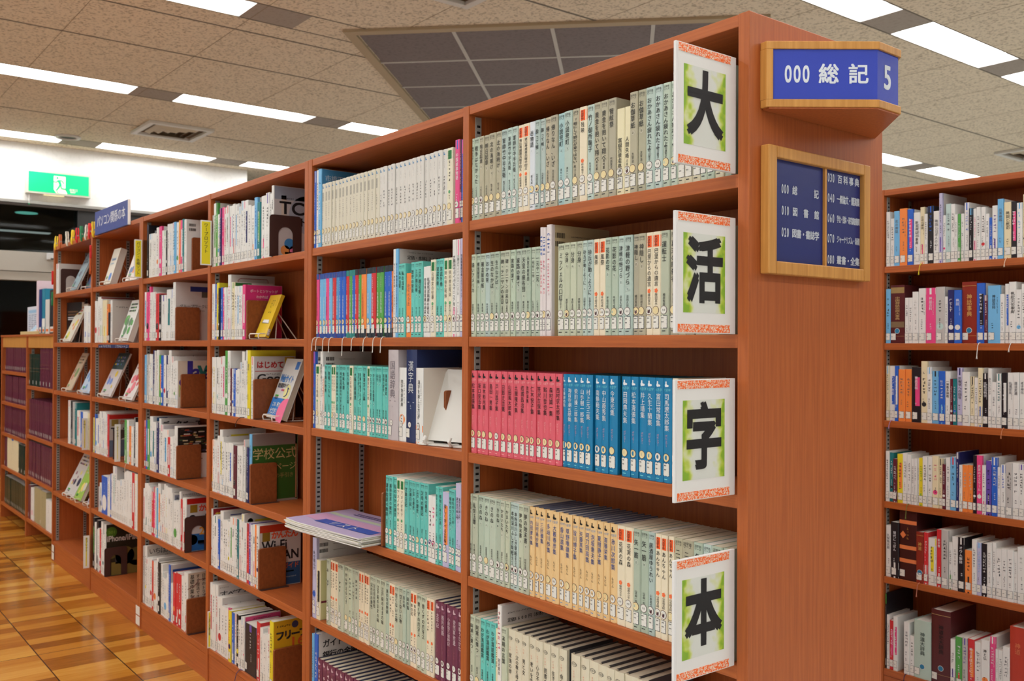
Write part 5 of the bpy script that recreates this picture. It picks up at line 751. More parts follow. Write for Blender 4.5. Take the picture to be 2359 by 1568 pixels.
x = BOOK[('n5.4', 12)][0].location.x; ribbon(('n5.4', 12), (220, 200, 180), [(x, .014, .7745), (x-.002, .001, .775), (x-.006, -.003, .76), (x-.006, -.004, .738)])
for rw, i, c, dz in (('rb.1', 6, (226, 206, 50), -.03), ('rb.1', 26, (222, 196, 170), -.02), ('rb.2', 12, (226, 224, 218), -.045), ('rb.2', 17, (226, 224, 218), -.02), ('rb.3', 1, (170, 130, 170), -.02), ('rb.3', 22, (200, 130, 90), -.025), ('rb.4', 5, (110, 120, 60), -.045), ('rb.5', 3, (190, 120, 100), -.04), ('rb.6', 4, (40, 44, 80), -.04)):
    o = BOOK[(rw, i)][0].location; z = o.z; ribbon((rw, i), c, [(o.x, 2.034, z+.001), (o.x, 2.021, z+.0015), (o.x-.003, 2.0165, z-.008), (o.x-.006, 2.016, z+dz)])
# ------------------------------------------------------------------ signs
def printed(name, cols, half, axis, scale):
    """printed picture: pale middle fading to leafy green at both sides"""
    m = bpy.data.materials.new(name); m.use_nodes = True; nt = m.node_tree; b = nt.nodes['Principled BSDF']; L = nt.links.new
    tc = N(nt, 'ShaderNodeTexCoord'); sp = N(nt, 'ShaderNodeSeparateXYZ'); L(tc.outputs['Object'], sp.inputs[0])
    ab = N(nt, 'ShaderNodeMath', operation='ABSOLUTE'); L(sp.outputs[axis], ab.inputs[0]); dv = N(nt, 'ShaderNodeMath', operation='DIVIDE'); L(ab.outputs[0], dv.inputs[0]); dv.inputs[1].default_value = half
    n = N(nt, 'ShaderNodeTexNoise'); n.inputs['Scale'].default_value = scale; n.inputs['Detail'].default_value = 2; L(tc.outputs['Object'], n.inputs['Vector'])
    v = N(nt, 'ShaderNodeTexVoronoi'); v.inputs['Scale'].default_value = scale*1.6; L(tc.outputs['Object'], v.inputs['Vector'])
    a = N(nt, 'ShaderNodeMath', operation='MULTIPLY_ADD'); L(n.outputs['Fac'], a.inputs[0]); a.inputs[1].default_value = 1.0; L(dv.outputs[0], a.inputs[2])
    c = N(nt, 'ShaderNodeMath', operation='MULTIPLY_ADD'); L(v.outputs['Distance'], c.inputs[0]); c.inputs[1].default_value = -.35; L(a.outputs[0], c.inputs[2])
    r = N(nt, 'ShaderNodeValToRGB'); e = r.color_ramp.elements
    e[0].position = .62; e[0].color = (*lin(cols[0]), 1); e[1].position = 1.25 if False else 1.0; e[1].color = (*lin(cols[3]), 1)
    k = e.new(.78); k.color = (*lin(cols[1]), 1); k = e.new(.9); k.color = (*lin(cols[2]), 1)
    mr = N(nt, 'ShaderNodeMath', operation='MULTIPLY'); L(c.outputs[0], mr.inputs[0]); mr.inputs[1].default_value = .78
    L(mr.outputs[0], r.inputs[0]); L(r.outputs[0], b.inputs['Base Color']); b.inputs['Roughness'].default_value = .5
    return m
LEAFY = printed('leafy_print', ((214, 216, 208), (206, 212, 150), (176, 196, 60), (130, 172, 40)), .057, 1, 34)
def washi():
    m = noisy('orange_flower_print', (238, 106, 44), (232, 214, 194), 190, .6); nd = m.node_tree.nodes
    for n in nd:
        if n.type == 'TEX_NOISE': n.inputs['Detail'].default_value = 1; n.inputs['Distortion'].default_value = 2.2
        if n.type == 'VALTORGB': n.color_ramp.elements[0].position = .52; n.color_ramp.elements[1].position = .55
    return m
WASHI = washi(); FOAM = mat((226, 224, 222), .6)
for ch, z, words in (('大', 1.6995, 'topmost'), ('活', 1.4005, 'second from top'), ('字', 1.1025, 'third from top'), ('本', .7855, 'lowest')):
    t = thing('character_board', 'white character board with orange flowered strips beside the end panel, %s of four' % words, 'sign', (-.036, -.165, z), 0, 'large character boards')
    hh = .216; box('board', 0, .006, 0, .165 if False else .1652, 0, hh, FOAM, t, .0008)
    b = MB(); b.box(.006, .0064, .005, .149, .001, hh-.001, PAPER); b.build('paper', t)
    pc = MB(); pc.box(.0064, .0067, -.057, .057, .037, hh-.037, LEAFY); o = pc.build('printed_picture', t); o.location = (0, .077, 0)
    for z0 in (.002, hh-.0165): box('flowered_strip', .0064, .0069, .006, .148, z0, z0+.0145, WASHI, t)
    b = MB(); put(b, (ch, .034), BLACK, lambda p, q: (.0072, .077+p, hh/2+.004+q), .098, .118); b.build('lettering', t)
# projecting number sign on the end panel
t = thing('number_sign', 'blue projecting sign reading 000 and large 5 in a wooden frame', 'sign', (0, 0, 0))
A, B_, Cc, D_, E_ = (.0005, .032), (.016, .030), (.145, .194), (.143, .273), (.0005, .425)
def scl(pts, k):
    cx = sum(p[0] for p in pts)/len(pts); cy = sum(p[1] for p in pts)/len(pts); return [(max(.0006, cx+(p[0]-cx)*k), cy+(p[1]-cy)*k) for p in pts]
OUTL = [A, B_, Cc, D_, E_]
for nm, z0, z1, k in (('lower_rail', 1.82, 1.8345, 1), ('upper_rail', 1.9275, 1.942, 1)):
    b = MB(); b.prism(OUTL, z0, z1, PINE_V); b.build(nm, t, .0012)
b = MB(); b.prism(scl(OUTL, .965), 1.817, 1.8202, WV); b.build('underside', t)
b = MB(); b.prism([A, B_, (B_[0]+.0075, B_[1]+.0095), (.0005, .05)], 1.8345, 1.9275, PINE_V); b.build('side_post', t)
INN = scl(OUTL, .95); b = MB(); b.prism(INN, 1.8345, 1.9275, mat((46, 66, 176), .45)); b.build('blue_panel', t)
p0, p1, p2 = Vector(INN[1]), Vector(INN[2]), Vector(INN[3])
def plane_(a, c):
    u = (c-a).normalized(); nrm = Vector((u.y, -u.x)); return lambda l: (lambda s, z: (a.x+u.x*s+nrm.x*l, a.y+u.y*s+nrm.y*l, z))
FA = plane_(p0, p1)(.0004); FB = plane_(p1, p2)(.0004); b = MB(); ln = (p1-p0).length; zc = 1.8815
TXW = mat((222, 228, 236), .5)
for i, c in enumerate('000'): put(b, (c, .02), TXW, lambda p, q, i=i: FA(.033+.0165*i+p, zc+q), .0255, .042, *[(min(v[k] for v in GL[(c, .02)][0])+max(v[k] for v in GL[(c, .02)][0]))/2 for k in (0, 1)])
for s, c in ((.108, '総'), (.163, '記')): put(b, (c, .02), TXW, lambda p, q, s=s: FA(s+p, zc+q), .037, .037)
c = '5'; put(b, (c, .02), TXW, lambda p, q: FB((p2-p1).length*.46+p, zc+q), .056, .060, *[(min(v[k] for v in GL[(c, .02)][0])+max(v[k] for v in GL[(c, .02)][0]))/2 for k in (0, 1)])
b.build('lettering', t)
# directory board below it
t = thing('directory_sign', 'framed blue directory of class numbers in two columns on the end panel', 'sign', (0, 0, 0))
for nm, q in (('frame_side', (.033, .058, 1.513, 1.752)), ('frame_side', (.351+.0, .373, 1.513, 1.752)), ('frame_top', (.058, .351, 1.730, 1.752)), ('frame_bottom', (.058, .351, 1.513, 1.537))):
    box(nm, .0004, .02, *q, PINE_V, t, .002)
box('frame_divider', .0004, .014, .2193, .2262, 1.537, 1.730, PINE_V, t)
for q in ((.058, .2193), (.2262, .351)): box('blue_panel', .0004, .009, q[0], q[1], 1.537, 1.730, mat((26, 40, 108), .4), t)
b = MB(); FX = lambda y, z: (.0094, y, z); TW = mat((206, 212, 222), .5); sx = .0158; sy = .0172
def dnum(s, yc, z):
    for i, c in enumerate(s):
        V = GL[(c, .02)][0]; put(b, (c, .02), TW, lambda p, q: FX(yc+(i-1)*.0082+p, z+q), .0115, .0225, *[(min(v[k] for v in V)+max(v[k] for v in V))/2 for k in (0, 1)])
def dtx(s, y0, y1, z, hgt=sy):
    n = len(s); st = (y1-y0)/n
    for i, c in enumerate(s):
        if c != ' ': put(b, (c, .02), TW, lambda p, q: FX(y0+st*(i+.5)+p, z+q), min(sx, st*1.02), hgt)
for num, s, y, z in (('000', '総  記', .0963, 1.676), ('010', '図 書 館' if False else '図書館', .097, 1.6352), ('020', '図書・書誌学', .097, 1.594)):
    dnum(num, y, z)
    if num == '000': dtx('総', .119, .135, z); dtx('記', .189, .205, z)
    elif num == '010':
        for c, yy in zip('図書館', (.128, .163, .1985)): dtx(c, yy-.008, yy+.008, z)
    else: dtx(s, .1185, .2065, z)
for num, s, z in (('030', '百科事典', 1.7143), ('040', '一般論文・講演集', 1.6742), ('060', '学会・団体・研究調査機関', 1.634), ('070', 'ジャーナリズム・新聞', 1.5936), ('080', '叢書・全集', 1.5518)):
    dnum(num, .2469, z); dtx(s, .2675, .349, z, sy if len(s) < 9 else .0150)
b.build('lettering', t)
# exit sign on the white wall
GREEN = mat((20, 186, 120), .4, .4, .75); GLOWW = mat((240, 232, 206), .4, .4, .9)
t = thing('exit_sign', 'green lit emergency exit sign with running figure on the white wall', 'sign', (WX, 0, 0))
box('housing', .001, .06, .675, 1.32, 2.968, 3.222, mat((206, 204, 190), .5), t, .006); box('green_panel', .06, .0615, .70, 1.297, 2.99, 3.20, GREEN, t)
FE = lambda l: (lambda y, z: (.0615+l, y, z)); b = MB(); f1, f2 = FE(.0006), FE(.0012)
rect(b, GLOWW, f1, .945, 1.06, 3.03, 3.175); b.poly([f1(.945, 3.03), f1(.97, 2.992), f1(1.08, 2.992), f1(1.06, 3.03)], GLOWW); b.build('doorway_picture', t)
b = MB(); disc(b, GREEN, f2, .98, 3.155, .0125, seg=12)
def limb(*pts, r=.006):
    b.tube([FE(.002)(*p) for p in pts], r, GREEN, 6)
limb((.985, 3.13), (1.0, 3.115), (1.012, 3.075), r=.013); limb((.985, 3.128), (.968, 3.108), (.946, 3.112)); limb((.99, 3.132), (1.025, 3.128), (1.045, 3.10)); limb((1.008, 3.085), (.99, 3.05), (.968, 3.018), r=.008); limb((1.012, 3.08), (1.022, 3.045), (1.065, 3.042), r=.008); limb((.972, 3.012), (.99, 2.996), r=.004); b.build('running_figure', t)
b = MB(); htext(b, '非常口', GLOWW, f2, 1.1, 3.038, .027); wtext(b, 'EXIT', GLOWW, f2, 1.112, 3.008, .05, .014, .02); b.build('lettering', t)
box('lamp_slot', .02, .055, .85, 1.05, 2.962, 2.968, mat((236, 226, 170), .4, .4, .8), t)
b = MB(); b.tube([(.04, .71, 2.968), (.04, .71, 2.86)], .003, WHITE, 6); b.build('pull_cord', t); b = MB(); b.box(.034, .046, .702, .718, 2.848, 2.862, mat((40, 130, 90), .5)); b.build('cord_tag', t)
# blue sign on top of the far bookcase
t = thing('shelf_sign', 'blue sign board for computer books standing on the far bookcase', 'sign', (-4.42, 0, 0))
box('board', 0, .612, -.012, -.0015, 1.9775, 2.104, mat((52, 68, 138), .5), t); box('board_edge', .612, .62, -.0125, -.001, 1.9775, 2.104, WHITE, t)
b = MB(); FS = lambda x, z: (x, -.0125, z)
for i, c in enumerate('パソコン関係の本'): put(b, (c, .012), LTXT, lambda p, q: FS(.075+.066*i+p, 2.044+q), .064, .064)
b.build('lettering', t)
t = thing('shelf_strip', 'narrow navy label strip with white print on a shelf edge', 'label', (-4.386, 0, 1.358)); box('strip', 0, .562, .0012, .0022, 0, .017, mat((30, 42, 90), .5), t)
b = MB(); rr = random.Random(4)
for i in range(16):
    if i not in (7, 8): scrawl(b, LTXT, lambda x, z: (x, .001, z), .03+.032*i, .0085, .0085-.02, .02, rr, True) if 0 else [rect(b, LTXT, lambda x, z: (x, .001, z), .022+.033*i+rr.uniform(0, .01), .034+.033*i+rr.uniform(0, .01), .003+.003*j, .0045+.003*j) for j in range(4) if rr.random() < .8]
b.build('lettering', t)
# yellow plates in clear holders, standing out from the shelf
def plate(nm, text, X, y0, y1, z0, z1, lab, two=None, wide=.0):
    t = thing('divider_plate', lab, 'label plate', (X, y0, z0), 0, 'yellow divider plates'); wd = y1-y0; hh = z1-z0
    b = MB(); b.box(.0012, .0016, .001, wd-.001, .001, hh-.001, PAPER); b.build('card', t)
    e = .006 if not wide else .014
    b = MB(); b.box(.0016, .0019, e, wd-e, .006 if not wide else .012, hh-(.006 if not wide else .012), mat((224, 206, 30), .5)); b.build('yellow_insert', t)
    b = MB(); b.box(0, .001, 0, wd+.045, 0, hh, ACRYL); b.build('clear_holder', t)
    b = MB(); F = lambda y, z: (.0022, y, z)
    cols = [(text, wd/2)] if not two else [(text, wd*.68), (two, wd*.3)]
    for s, yc in cols:
        if s: vtext(b, s, DARK, F, yc, hh-.012, .014, min(.017, wd*.45), .012 if s[0] != '?' else 0)
    b.build('lettering', t)
plate('', 'インターネット関係', -2.5, .017, .064, 1.7005, 1.9, 'yellow plate standing among the white paperbacks, top shelf of the third bay')
plate('', 'ワープロソフト', -2.70, -.045, .003, 1.7, 1.885, 'yellow plate with seven characters between the third and fourth bays')
plate('', 'パソコン・各種ソフト', -3.60, -.042, -.003, 1.697, 1.884, 'yellow plate between the fourth and fifth bays, top shelf')
plate('', 'パソコン・ハード', -2.70, -.006, .042, .1375, .29, 'two-column yellow plate low in the third bay, bottom shelf', '／周辺機器')
plate('', 'タブレット', -4.50, -.042, -.008, .129, .312, 'narrow yellow plate with white margins on the bottom shelf, fifth bay', None, 1)
plate('', 'スマートフォン', -4.36, .0, .036, .461, .60, 'narrow yellow plate beside the blue-edged books, fifth shelf, fifth bay', None, 1)
plate('', 'ツイッター', -3.96, -.028, .003, .774, .968, 'narrow yellow plate before the brown bookend, fourth shelf, fifth bay', None, 1)
plate('', 'SNS', -4.60, -.03, .003, .7765, .958, 'narrow yellow plate on the fourth shelf of the sixth bay', None, 1)
# ------------------------------------------------------------------ bookends
def arch_bookend(X, z, lab, y0=.002, wd=.118, hh=.152):
    t = thing('metal_bookend', lab, 'bookend', (X, y0, z+.0005), 0, 'brown metal bookends'); o = []; r_ = .012
    for cx, cz, a0 in ((wd-r_, hh-r_, 0), (r_, hh-r_, 90)):
        o += [(cx+r_*math.cos(math.radians(a0+a)), cz+r_*math.sin(math.radians(a0+a))) for a in (0, 30, 60, 90)]
    arc = [(wd/2+.028*math.cos(math.radians(a)), .082+.028*math.sin(math.radians(a))) for a in range(180, -1, -15)]
    b = MB(); b.prism([(wd, 0)]+o+[(0, 0), (wd/2-.028, 0)]+arc+[(wd/2+.028, 0)], 0, .0016, BROWNMET, 'x')
    b.build('upright_plate', t); box('base_plate', -.001, .012, 0, wd, -.0003, .0009, BROWNMET, t); return t
def wood_bookend(X, z, lab, y0=.003, wd=.108, hh=.15, th=.012):
    t = thing('plate_bookend', lab, 'bookend', (X, y0, z+.0005), 0, 'brown plate bookends'); o = []; r_ = .007
    for cx, cz, a0 in ((wd-r_, hh-r_, 0), (r_, hh-r_, 90)): o += [(cx+r_*math.cos(math.radians(a0+a)), cz+r_*math.sin(math.radians(a0+a))) for a in (0, 30, 60, 90)]
    b = MB(); b.prism([(wd, .0014)]+o+[(0, .0014)], 0, th, PLATEW, 'x'); b.build('upright_plate', t, .0008); box('base_plate', 0, .055 if False else .03, 0, wd+.004, 0, .0012, BROWNMET, t); return t
arch_bookend(-2.1095, Z3[0], 'brown metal bookend with arched opening against the large-lettered network book', -.006, .124)
wood_bookend(-2.362, Z3[1], 'brown plate bookend against the pink book, second shelf, third bay', .012, .115); wood_bookend(-2.283, Z3[2], 'brown plate bookend behind the leaning white book, third shelf, third bay', .008, .108)
wood_bookend(-2.299, Z3[3], 'brown plate bookend against the green book, fourth shelf, third bay', .003, .105); wood_bookend(-2.2175, Z3[4], 'brown plate bookend against the blue and white wireless manual', .004, .106)
wood_bookend(-2.09, Z3[5], 'brown plate bookend against the yellow font book, bottom shelf, third bay', .008)
wood_bookend(-3.013, Z4[0], 'brown plate bookend behind the yellow plate, top shelf, fourth bay', .03); wood_bookend(-3.161, Z4[1], 'brown plate bookend against a large white book, second shelf, fourth bay', .010)
wood_bookend(-3.119, Z4[2], 'brown plate bookend against the cream book, third shelf, fourth bay', .022); wood_bookend(-3.112, Z4[3], 'brown plate bookend against the striped photo cover, fourth shelf, fourth bay', .002)
arch_bookend(-2.998, Z4[4], 'brown metal bookend with arched opening on the fifth shelf, fourth bay'); wood_bookend(-2.970, Z4[5], 'brown plate bookend against the cover with red scribble, bottom shelf, fourth bay', .002)
arch_bookend(-4.093, Z5[3], 'brown metal bookend beside a narrow yellow plate, fourth shelf, fifth bay', .002); arch_bookend(-4.242, Z5[5], 'brown metal bookend against the dark phone guide, bottom shelf, fifth bay')
arch_bookend(-5.262, Z6[0], 'brown metal bookend on the top shelf of the sixth bay')
wood_bookend(-1.325, Z1[3], 'brown plate bookend before the turquoise books, fourth shelf, second bay', .002, .13, .16, .009)
wood_bookend(-1.085, Z1[2], 'brown plate bookend beside the white book rest, third shelf, second bay', .06, .1, .15)
# ------------------------------------------------------------------ leaning books on stands
def lean(name, X, z, wd, h, t_, ang, y0, col, lab, art=None, stand=True, rz=0, edge=PAGEW, slab=None):
    root = thing('wire_book_stand', '', 'book stand') if stand else None
    a = math.radians(ang); Mx = Matrix.Translation((X, y0, z+.010 if stand else z+.001)) @ Matrix.Rotation(rz, 4, 'Z') @ Matrix.Rotation(-a, 4, 'X')
    bk = thing(name, lab, 'book'); bk.matrix_world = Mx
    c = MB(); m = mat(col, .3)
    c.box(-wd/2, wd/2, 0, .0012, 0, h, m); c.box(-wd/2, wd/2, t_-.0012, t_, 0, h, m); c.box(wd/2-.0012, wd/2, .0012, t_-.0012, 0, h, m) if name == 'paperback_book' else c.box(-wd/2, -wd/2+.0012, .0012, t_-.0012, 0, h, m); c.build('cover', bk)
    box('pages', -wd/2+.0013, wd/2-.0013, .0013, t_-.0013, .0008, h-.0008, edge, bk)
    if art:
        L = MB(); F = lambda l: (lambda x, zz: (x, -l, zz)); art(L, F, wd, h, random.Random(lab)); L.build('lettering', bk)
    if slab: call_label(wd*.0+.014, h, .008, 0, True, random.Random(1), 0).xform(Matrix.Translation((wd/2+.0008, .007, 0)) @ Matrix.Rotation(math.pi/2, 4, 'Z')).build('spine_label', bk)
    if stand:
        root.matrix_world = Matrix.Translation((X, y0, z)) @ Matrix.Rotation(rz, 4, 'Z'); root['label'] = stand
        w_ = min(wd*.42, .055); b = MB(); r_ = .0022; dpt = h*math.sin(a)+t_+.02
        for sx_ in (-1, 1):
            b.tube([(sx_*w_, .004, .012 if False else .022), (sx_*w_, -.020, .022), (sx_*w_, -.024, .016), (sx_*w_, -.022, .004), (sx_*w_, -.014, .0024), (sx_*w_, dpt, .0024)], r_, WIRE, 8)
        b.tube([(-w_, -.021, .0215), (w_, -.021, .0215)], r_, WIRE, 8); b.build('front_lip', root, smooth=True)
        b = MB(); ph = h*.62; py = ph*math.tan(a)+t_/math.cos(a)+.004
        b.tube([(w_, dpt*.45, .0024), (w_*.35, py, ph-.01), (w_*.12, py, ph), (-w_*.12, py, ph), (-w_*.35, py, ph-.01), (-w_, dpt*.45, .0024)], r_, WIRE, 8)
        b.tube([(w_, dpt+.03, .0024), (w_*.35, py+.008, ph-.012), (w_*.1, py+.006, ph-.002), (-w_*.1, py+.006, ph-.002), (-w_*.35, py+.008, ph-.012), (-w_, dpt+.03, .0024)], r_, WIRE, 8); b.build('back_prop', root, smooth=True)
    return bk
def art_yellow(L, F, wd, h, r):
    f = F(.0006); scrawl(L, DARK, f, -.005, h*.9, h*.55, .012, r); scrawl(L, DARK, f, .012, h*.9, h*.5, .012, r); scrawl(L, DARK, f, .035, h*.9, h*.7, .006, r); scrawl(L, DARK, f, -.035, h*.92, h*.8, .005, r)
    L.poly([f(-.025, h*.40), f(.028, h*.385), f(.034, h*.31), f(-.03, h*.33)], mat((120, 110, 110), .5)); L.poly([F(.0009)(-.022, h*.415), F(.0009)(.026, h*.405), F(.0009)(.032, h*.325), F(.0009)(-.026, h*.345)], WHITE)
bk = lean('paperback_book', -2.285, Z3[1], .100, .173, .014, 22, .035, (226, 190, 46), 'small yellow paperback with open-book picture leaning on a wire stand', art_yellow, 'white wire stand holding the small yellow paperback', -.0, slab=True)
def art_web(L, F, wd, h, r):
    f, g = F(.0006), F(.0010); x0 = -wd/2
    rect(L, mat((44, 124, 200), .35), f, x0, wd/2, .012, h*.335); rect(L, mat((40, 110, 190), .35), f, x0+.135, wd/2-.012, h*.82, h*.95)
    disc(L, mat((236, 110, 150), .35), F(.0008), wd/2-.01, .03, .075, -9, wd/2, 28, .05); rect(L, mat((226, 80, 130), .35), F(.0007), .03, wd/2, 0, .03)
    wtext(L, 'Web', mat((50, 130, 210), .4), g, x0+.012, h*.60, .058, .03, .02); htext(L, 'サイト', mat((50, 130, 210), .4), g, x0+.072, h*.655, .031, .02)
    htext(L, '制作運用ガイド', DARK, g, x0+.012, h*.545, .017, .02); [htext(L, 'この1冊で', WHITE, g, x0+.022, .053, .018, .02), htext(L, '大丈夫!!' if False else '大丈夫！', WHITE, g, x0+.016, .027, .023, .02)]
    rect(L, mat((60, 170, 60), .4), g, x0+.02, x0+.058, h*.36, h*.385); barcode(L, g, x0+.022, h*.315, .034, .01, r); disc(L, mat((226, 220, 150), .4), f, .045, h*.43, .032, seg=24); L.tube([F(.002)(*p) for p in ((.03, .085), (.05, .09), (.055, .105), (.045, .12), (.06, .115))], .0016, mat((60, 70, 130), .5), 5)
    for i, c in enumerate(((200, 60, 140), (200, 80, 140), (230, 140, 70))): disc(L, mat(c, .4), g, -.02+.012*i, h*.47, .005, seg=10)
    rect(L, mat((80, 60, 130), .4), g, x0+.016, x0+.075, h*.505, h*.515); scrawl(L, mat((110, 110, 120), .5), g, 0, 0, 0, .008, r) if 0 else None
lean('computer_book', -2.163, Z3[2], .185, .232, .021, 20, .038, (212, 211, 208), 'white web-site manual with blue lower band leaning face-out on a stand', art_web, 'white wire stand under the face-out web-site manual', -.12, mat((186, 176, 160), .8))
# empty white stand on the third shelf, second bay
t = thing('book_rest', 'empty white plastic book rest beside the white dictionary, third shelf', 'book stand', (-1.02, .035, Z1[2]+.001), .25)
b = MB(); pr = [(-.105, 0), (.105, 0), (.10, .19), (.092, .205), (-.07, .205), (-.08, .19)]
b.prism(pr, 0, .004, mat((222, 220, 214), .35), 'y'); b.xform(Matrix.Translation((0, .012, .012)) @ Matrix.Rotation(-.30, 4, 'X')); b.build('back_rest', t, .001)
b = MB(); b.box(-.105, .105, -.012, .09, 0, .005, mat((222, 220, 214), .35)); b.build('base', t, .001)
for x in (-.07, .02): b = MB(); b.tube([(x, .012, .004), (x, -.018, .006), (x, -.024, .016), (x, -.018, .026)], .005, mat((222, 220, 214), .35), 8); b.build('front_hook', t, smooth=True)
b = MB(); b.box(-.05, .05, .085, .089, .004, .14, mat((222, 220, 214), .35)); b.xform(Matrix.Translation((0, .0, .0))); b.build('prop', t)
def art_rand(cols, top=None):
    def f(L, F, wd, h, r):
        a, g = F(.0006), F(.0009)
        if top: rect(L, mat(top, .4), a, -wd/2, wd/2, h*.62, h)
        for i in range(7): disc(L, mat(r.choice(cols), .4), F(.0007+i*.00002), r.uniform(-wd*.35, wd*.35), r.uniform(h*.15, h*.55), r.uniform(.008, .028), -wd/2, wd/2)
        for k, u in enumerate((.9, .82, .74)): 
            n = int(wd*.7/.014)
            for i in range(n): rect(L, mat(r.choice(cols+[(50, 50, 56)]), .5), g, -wd*.38+.014*i, -wd*.38+.014*i+.010, h*u-.006, h*u+.004)
        rect(L, mat((60, 170, 70), .4), g, -wd*.35, -wd*.12, h*.12, h*.145); barcode(L, g, -wd*.34, h*.08, wd*.2, .009, r)
    return f
def art_fb(L, F, wd, h, r):
    g = F(.0009); wtext(L, 'facebook', mat((130, 170, 206), .5), g, -.04, h*.66, .08, .018, .02); wtext(L, 'guide', mat((170, 196, 214), .5), g, -.04, h*.54, .06, .014, .02); disc(L, mat((70, 130, 210), .4), g, .022, h*.2, .022); rect(L, mat((80, 180, 80), .4), g, -.05, -.018, h*.19, h*.215); barcode(L, g, -.05, h*.14, .03, .009, r)
D_ITEMS = [(-5.035, 0, .15, .255, .012, 24, .02, (126, 150, 160), 'grey-blue illustrated book leaning on a stand, top shelf, sixth bay', art_rand([(150, 190, 206), (60, 70, 90), (130, 170, 180)]), Z6),
 (-4.86, 0, .15, .21, .01, 24, .06, (64, 80, 106), 'dark blue picture book half hidden by the divider, top shelf, sixth bay', art_rand([(60, 90, 140), (150, 110, 110)]), Z6),
 (-4.30, 0, .13, .205, .035, 16, .02, (228, 222, 206), 'thick cream social-network guide leaning face-out, top shelf, fifth bay', art_fb, Z5),
 (-3.90, 0, .20, .262, .01, 18, .03, (226, 214, 204), 'white and orange magazine leaning behind the yellow plate, top shelf, fifth bay', art_rand([(236, 110, 60), (240, 150, 80), (90, 120, 170)]), Z5),
 (-5.19, 1, .19, .255, .012, 24, .02, (226, 222, 206), 'white book with yellow foot and pink top leaning on second shelf, sixth bay', art_rand([(226, 216, 80), (214, 60, 120), (230, 140, 60)]), Z6),
 (-3.99, 1, .17, .225, .028, 18, .02, (226, 226, 222), 'white book with green oval leaning face-out, second shelf, fifth bay', art_rand([(80, 160, 70), (120, 180, 110), (90, 130, 90)]), Z5),
 (-5.18, 2, .14, .25, .006, 24, .03, (206, 186, 160), 'beige brochure leaning on third shelf, sixth bay', art_rand([(190, 120, 100), (150, 130, 110), (120, 150, 90)]), Z6),
 (-4.80, 2, .21, .257, .008, 24, .03, (190, 206, 226), 'pale blue magazine beside the divider, third shelf, sixth bay', art_rand([(226, 214, 140), (110, 150, 200)]), Z6),
 (-4.36, 2, .21, .257, .010, 24, .03, (206, 200, 200), 'magazine with dark teal head leaning on third shelf, fifth bay', art_rand([(226, 196, 40), (110, 140, 206), (150, 110, 150), (60, 120, 80)], (20, 62, 66)), Z5),
 (-3.95, 2, .17, .24, .010, 24, .03, (226, 220, 216), 'white magazine with red print at the right of third shelf, fifth bay', art_rand([(200, 60, 80), (226, 120, 130)]), Z5),
 (-5.10, 4, .23, .275, .008, 26, .02, (206, 202, 198), 'large white magazine with small photographs leaning on fifth shelf, sixth bay', art_rand([(150, 90, 110), (60, 60, 80), (226, 214, 120), (110, 140, 170)]), Z6),
 (-4.90, 4, .15, .225, .022, 24, .02, (160, 196, 90), 'green-topped book leaning before the white magazine, fifth shelf, sixth bay', art_rand([(150, 190, 70), (206, 200, 190), (226, 206, 120)]), Z6),
 (-4.66, 4, .12, .18, .006, 24, .03, (206, 196, 196), 'small pale brochure beside the divider, fifth shelf, sixth bay', art_rand([(200, 90, 90), (180, 170, 190)]), Z6)]
for x, lv, wd, h, t_, ang, y0, col, lab, art, zz in D_ITEMS: lean('display_book', x, zz[lv], wd, h, t_, ang, y0, col, lab, art, 'white wire stand under the '+lab.split(' leaning')[0].split(' at the')[0].split(' beside')[0].split(' half')[0]+lab[lab.rfind(','):])
t = thing('display_book', 'large black art book with gold lettering at the back, second shelf, sixth bay', 'book', (-5.395, .07, Z6[1]+.001), .18)
box('cover', 0, .21, 0, .02, 0, .255, mat((22, 16, 18), .35), t); box('pages', .002, .2105, .002, .018, .002, .253, PAGEW, t); b = MB(); F = lambda x, z: (x, -.0006, z); rr = random.Random(8); [rect(b, mat((110, 76, 50), .5), F, .02+.018*i, .033+.018*i, zz, zz+.011) for zz in (.19, .172) for i in range(8)]; [rect(b, LTXT, F, .02+.012*i, .029+.012*i, zz, zz+.007) for zz in (.156, .144) for i in range(9)]; disc(b, mat((150, 96, 70), .5), F, .13, .11, .014); disc(b, mat((96, 92, 50), .5), F, .06, .05, .04); b.build('lettering', t)
# clothespins along the far bookcase
def pin(col, lab, loc, rot):
    t = thing('clothespin', lab, 'clothespin', (0, 0, 0), 0, 'coloured clothespins'); m = mat(col, .45)
    for s in (-1, 1):
        b = MB(); b.prism([(s*.001, 0), (s*.006, .004), (s*.011, .02), (s*.011, .034), (s*.008, .05), (s*.010, .07), (s*.0075, .088), (s*.004, .09), (s*.003, .055), (s*.0015, .02)], -.005, .005, m, 'x'); b.build('jaw', t, .0012)
    b = MB(); b.tube([(-.0065, .0, .043), (.0065, .0, .043)], .0045, METAL, 10); b.build('spring', t); t.location = loc; t.rotation_euler = rot
for i, (px, col, c) in enumerate(((-5.39, (230, 200, 40), 'yellow'), (-5.27, (196, 104, 50), 'orange'), (-5.08, (222, 220, 206), 'white'), (-4.97, (230, 200, 40), 'yellow'), (-4.85, (214, 40, 44), 'red'), (-4.745, (40, 130, 86), 'green'), (-4.655, (222, 220, 206), 'white'), (-4.575, (214, 40, 44), 'red'), (-4.485, (230, 200, 40), 'yellow'))):
    pin(col, '%s plastic clothespin, %s from the left along the top of the far bookcase' % (c, ordw(i+1)), (px, .0, 1.972), (.06*((i % 3)-1), .0, .5 if i % 2 else .2))
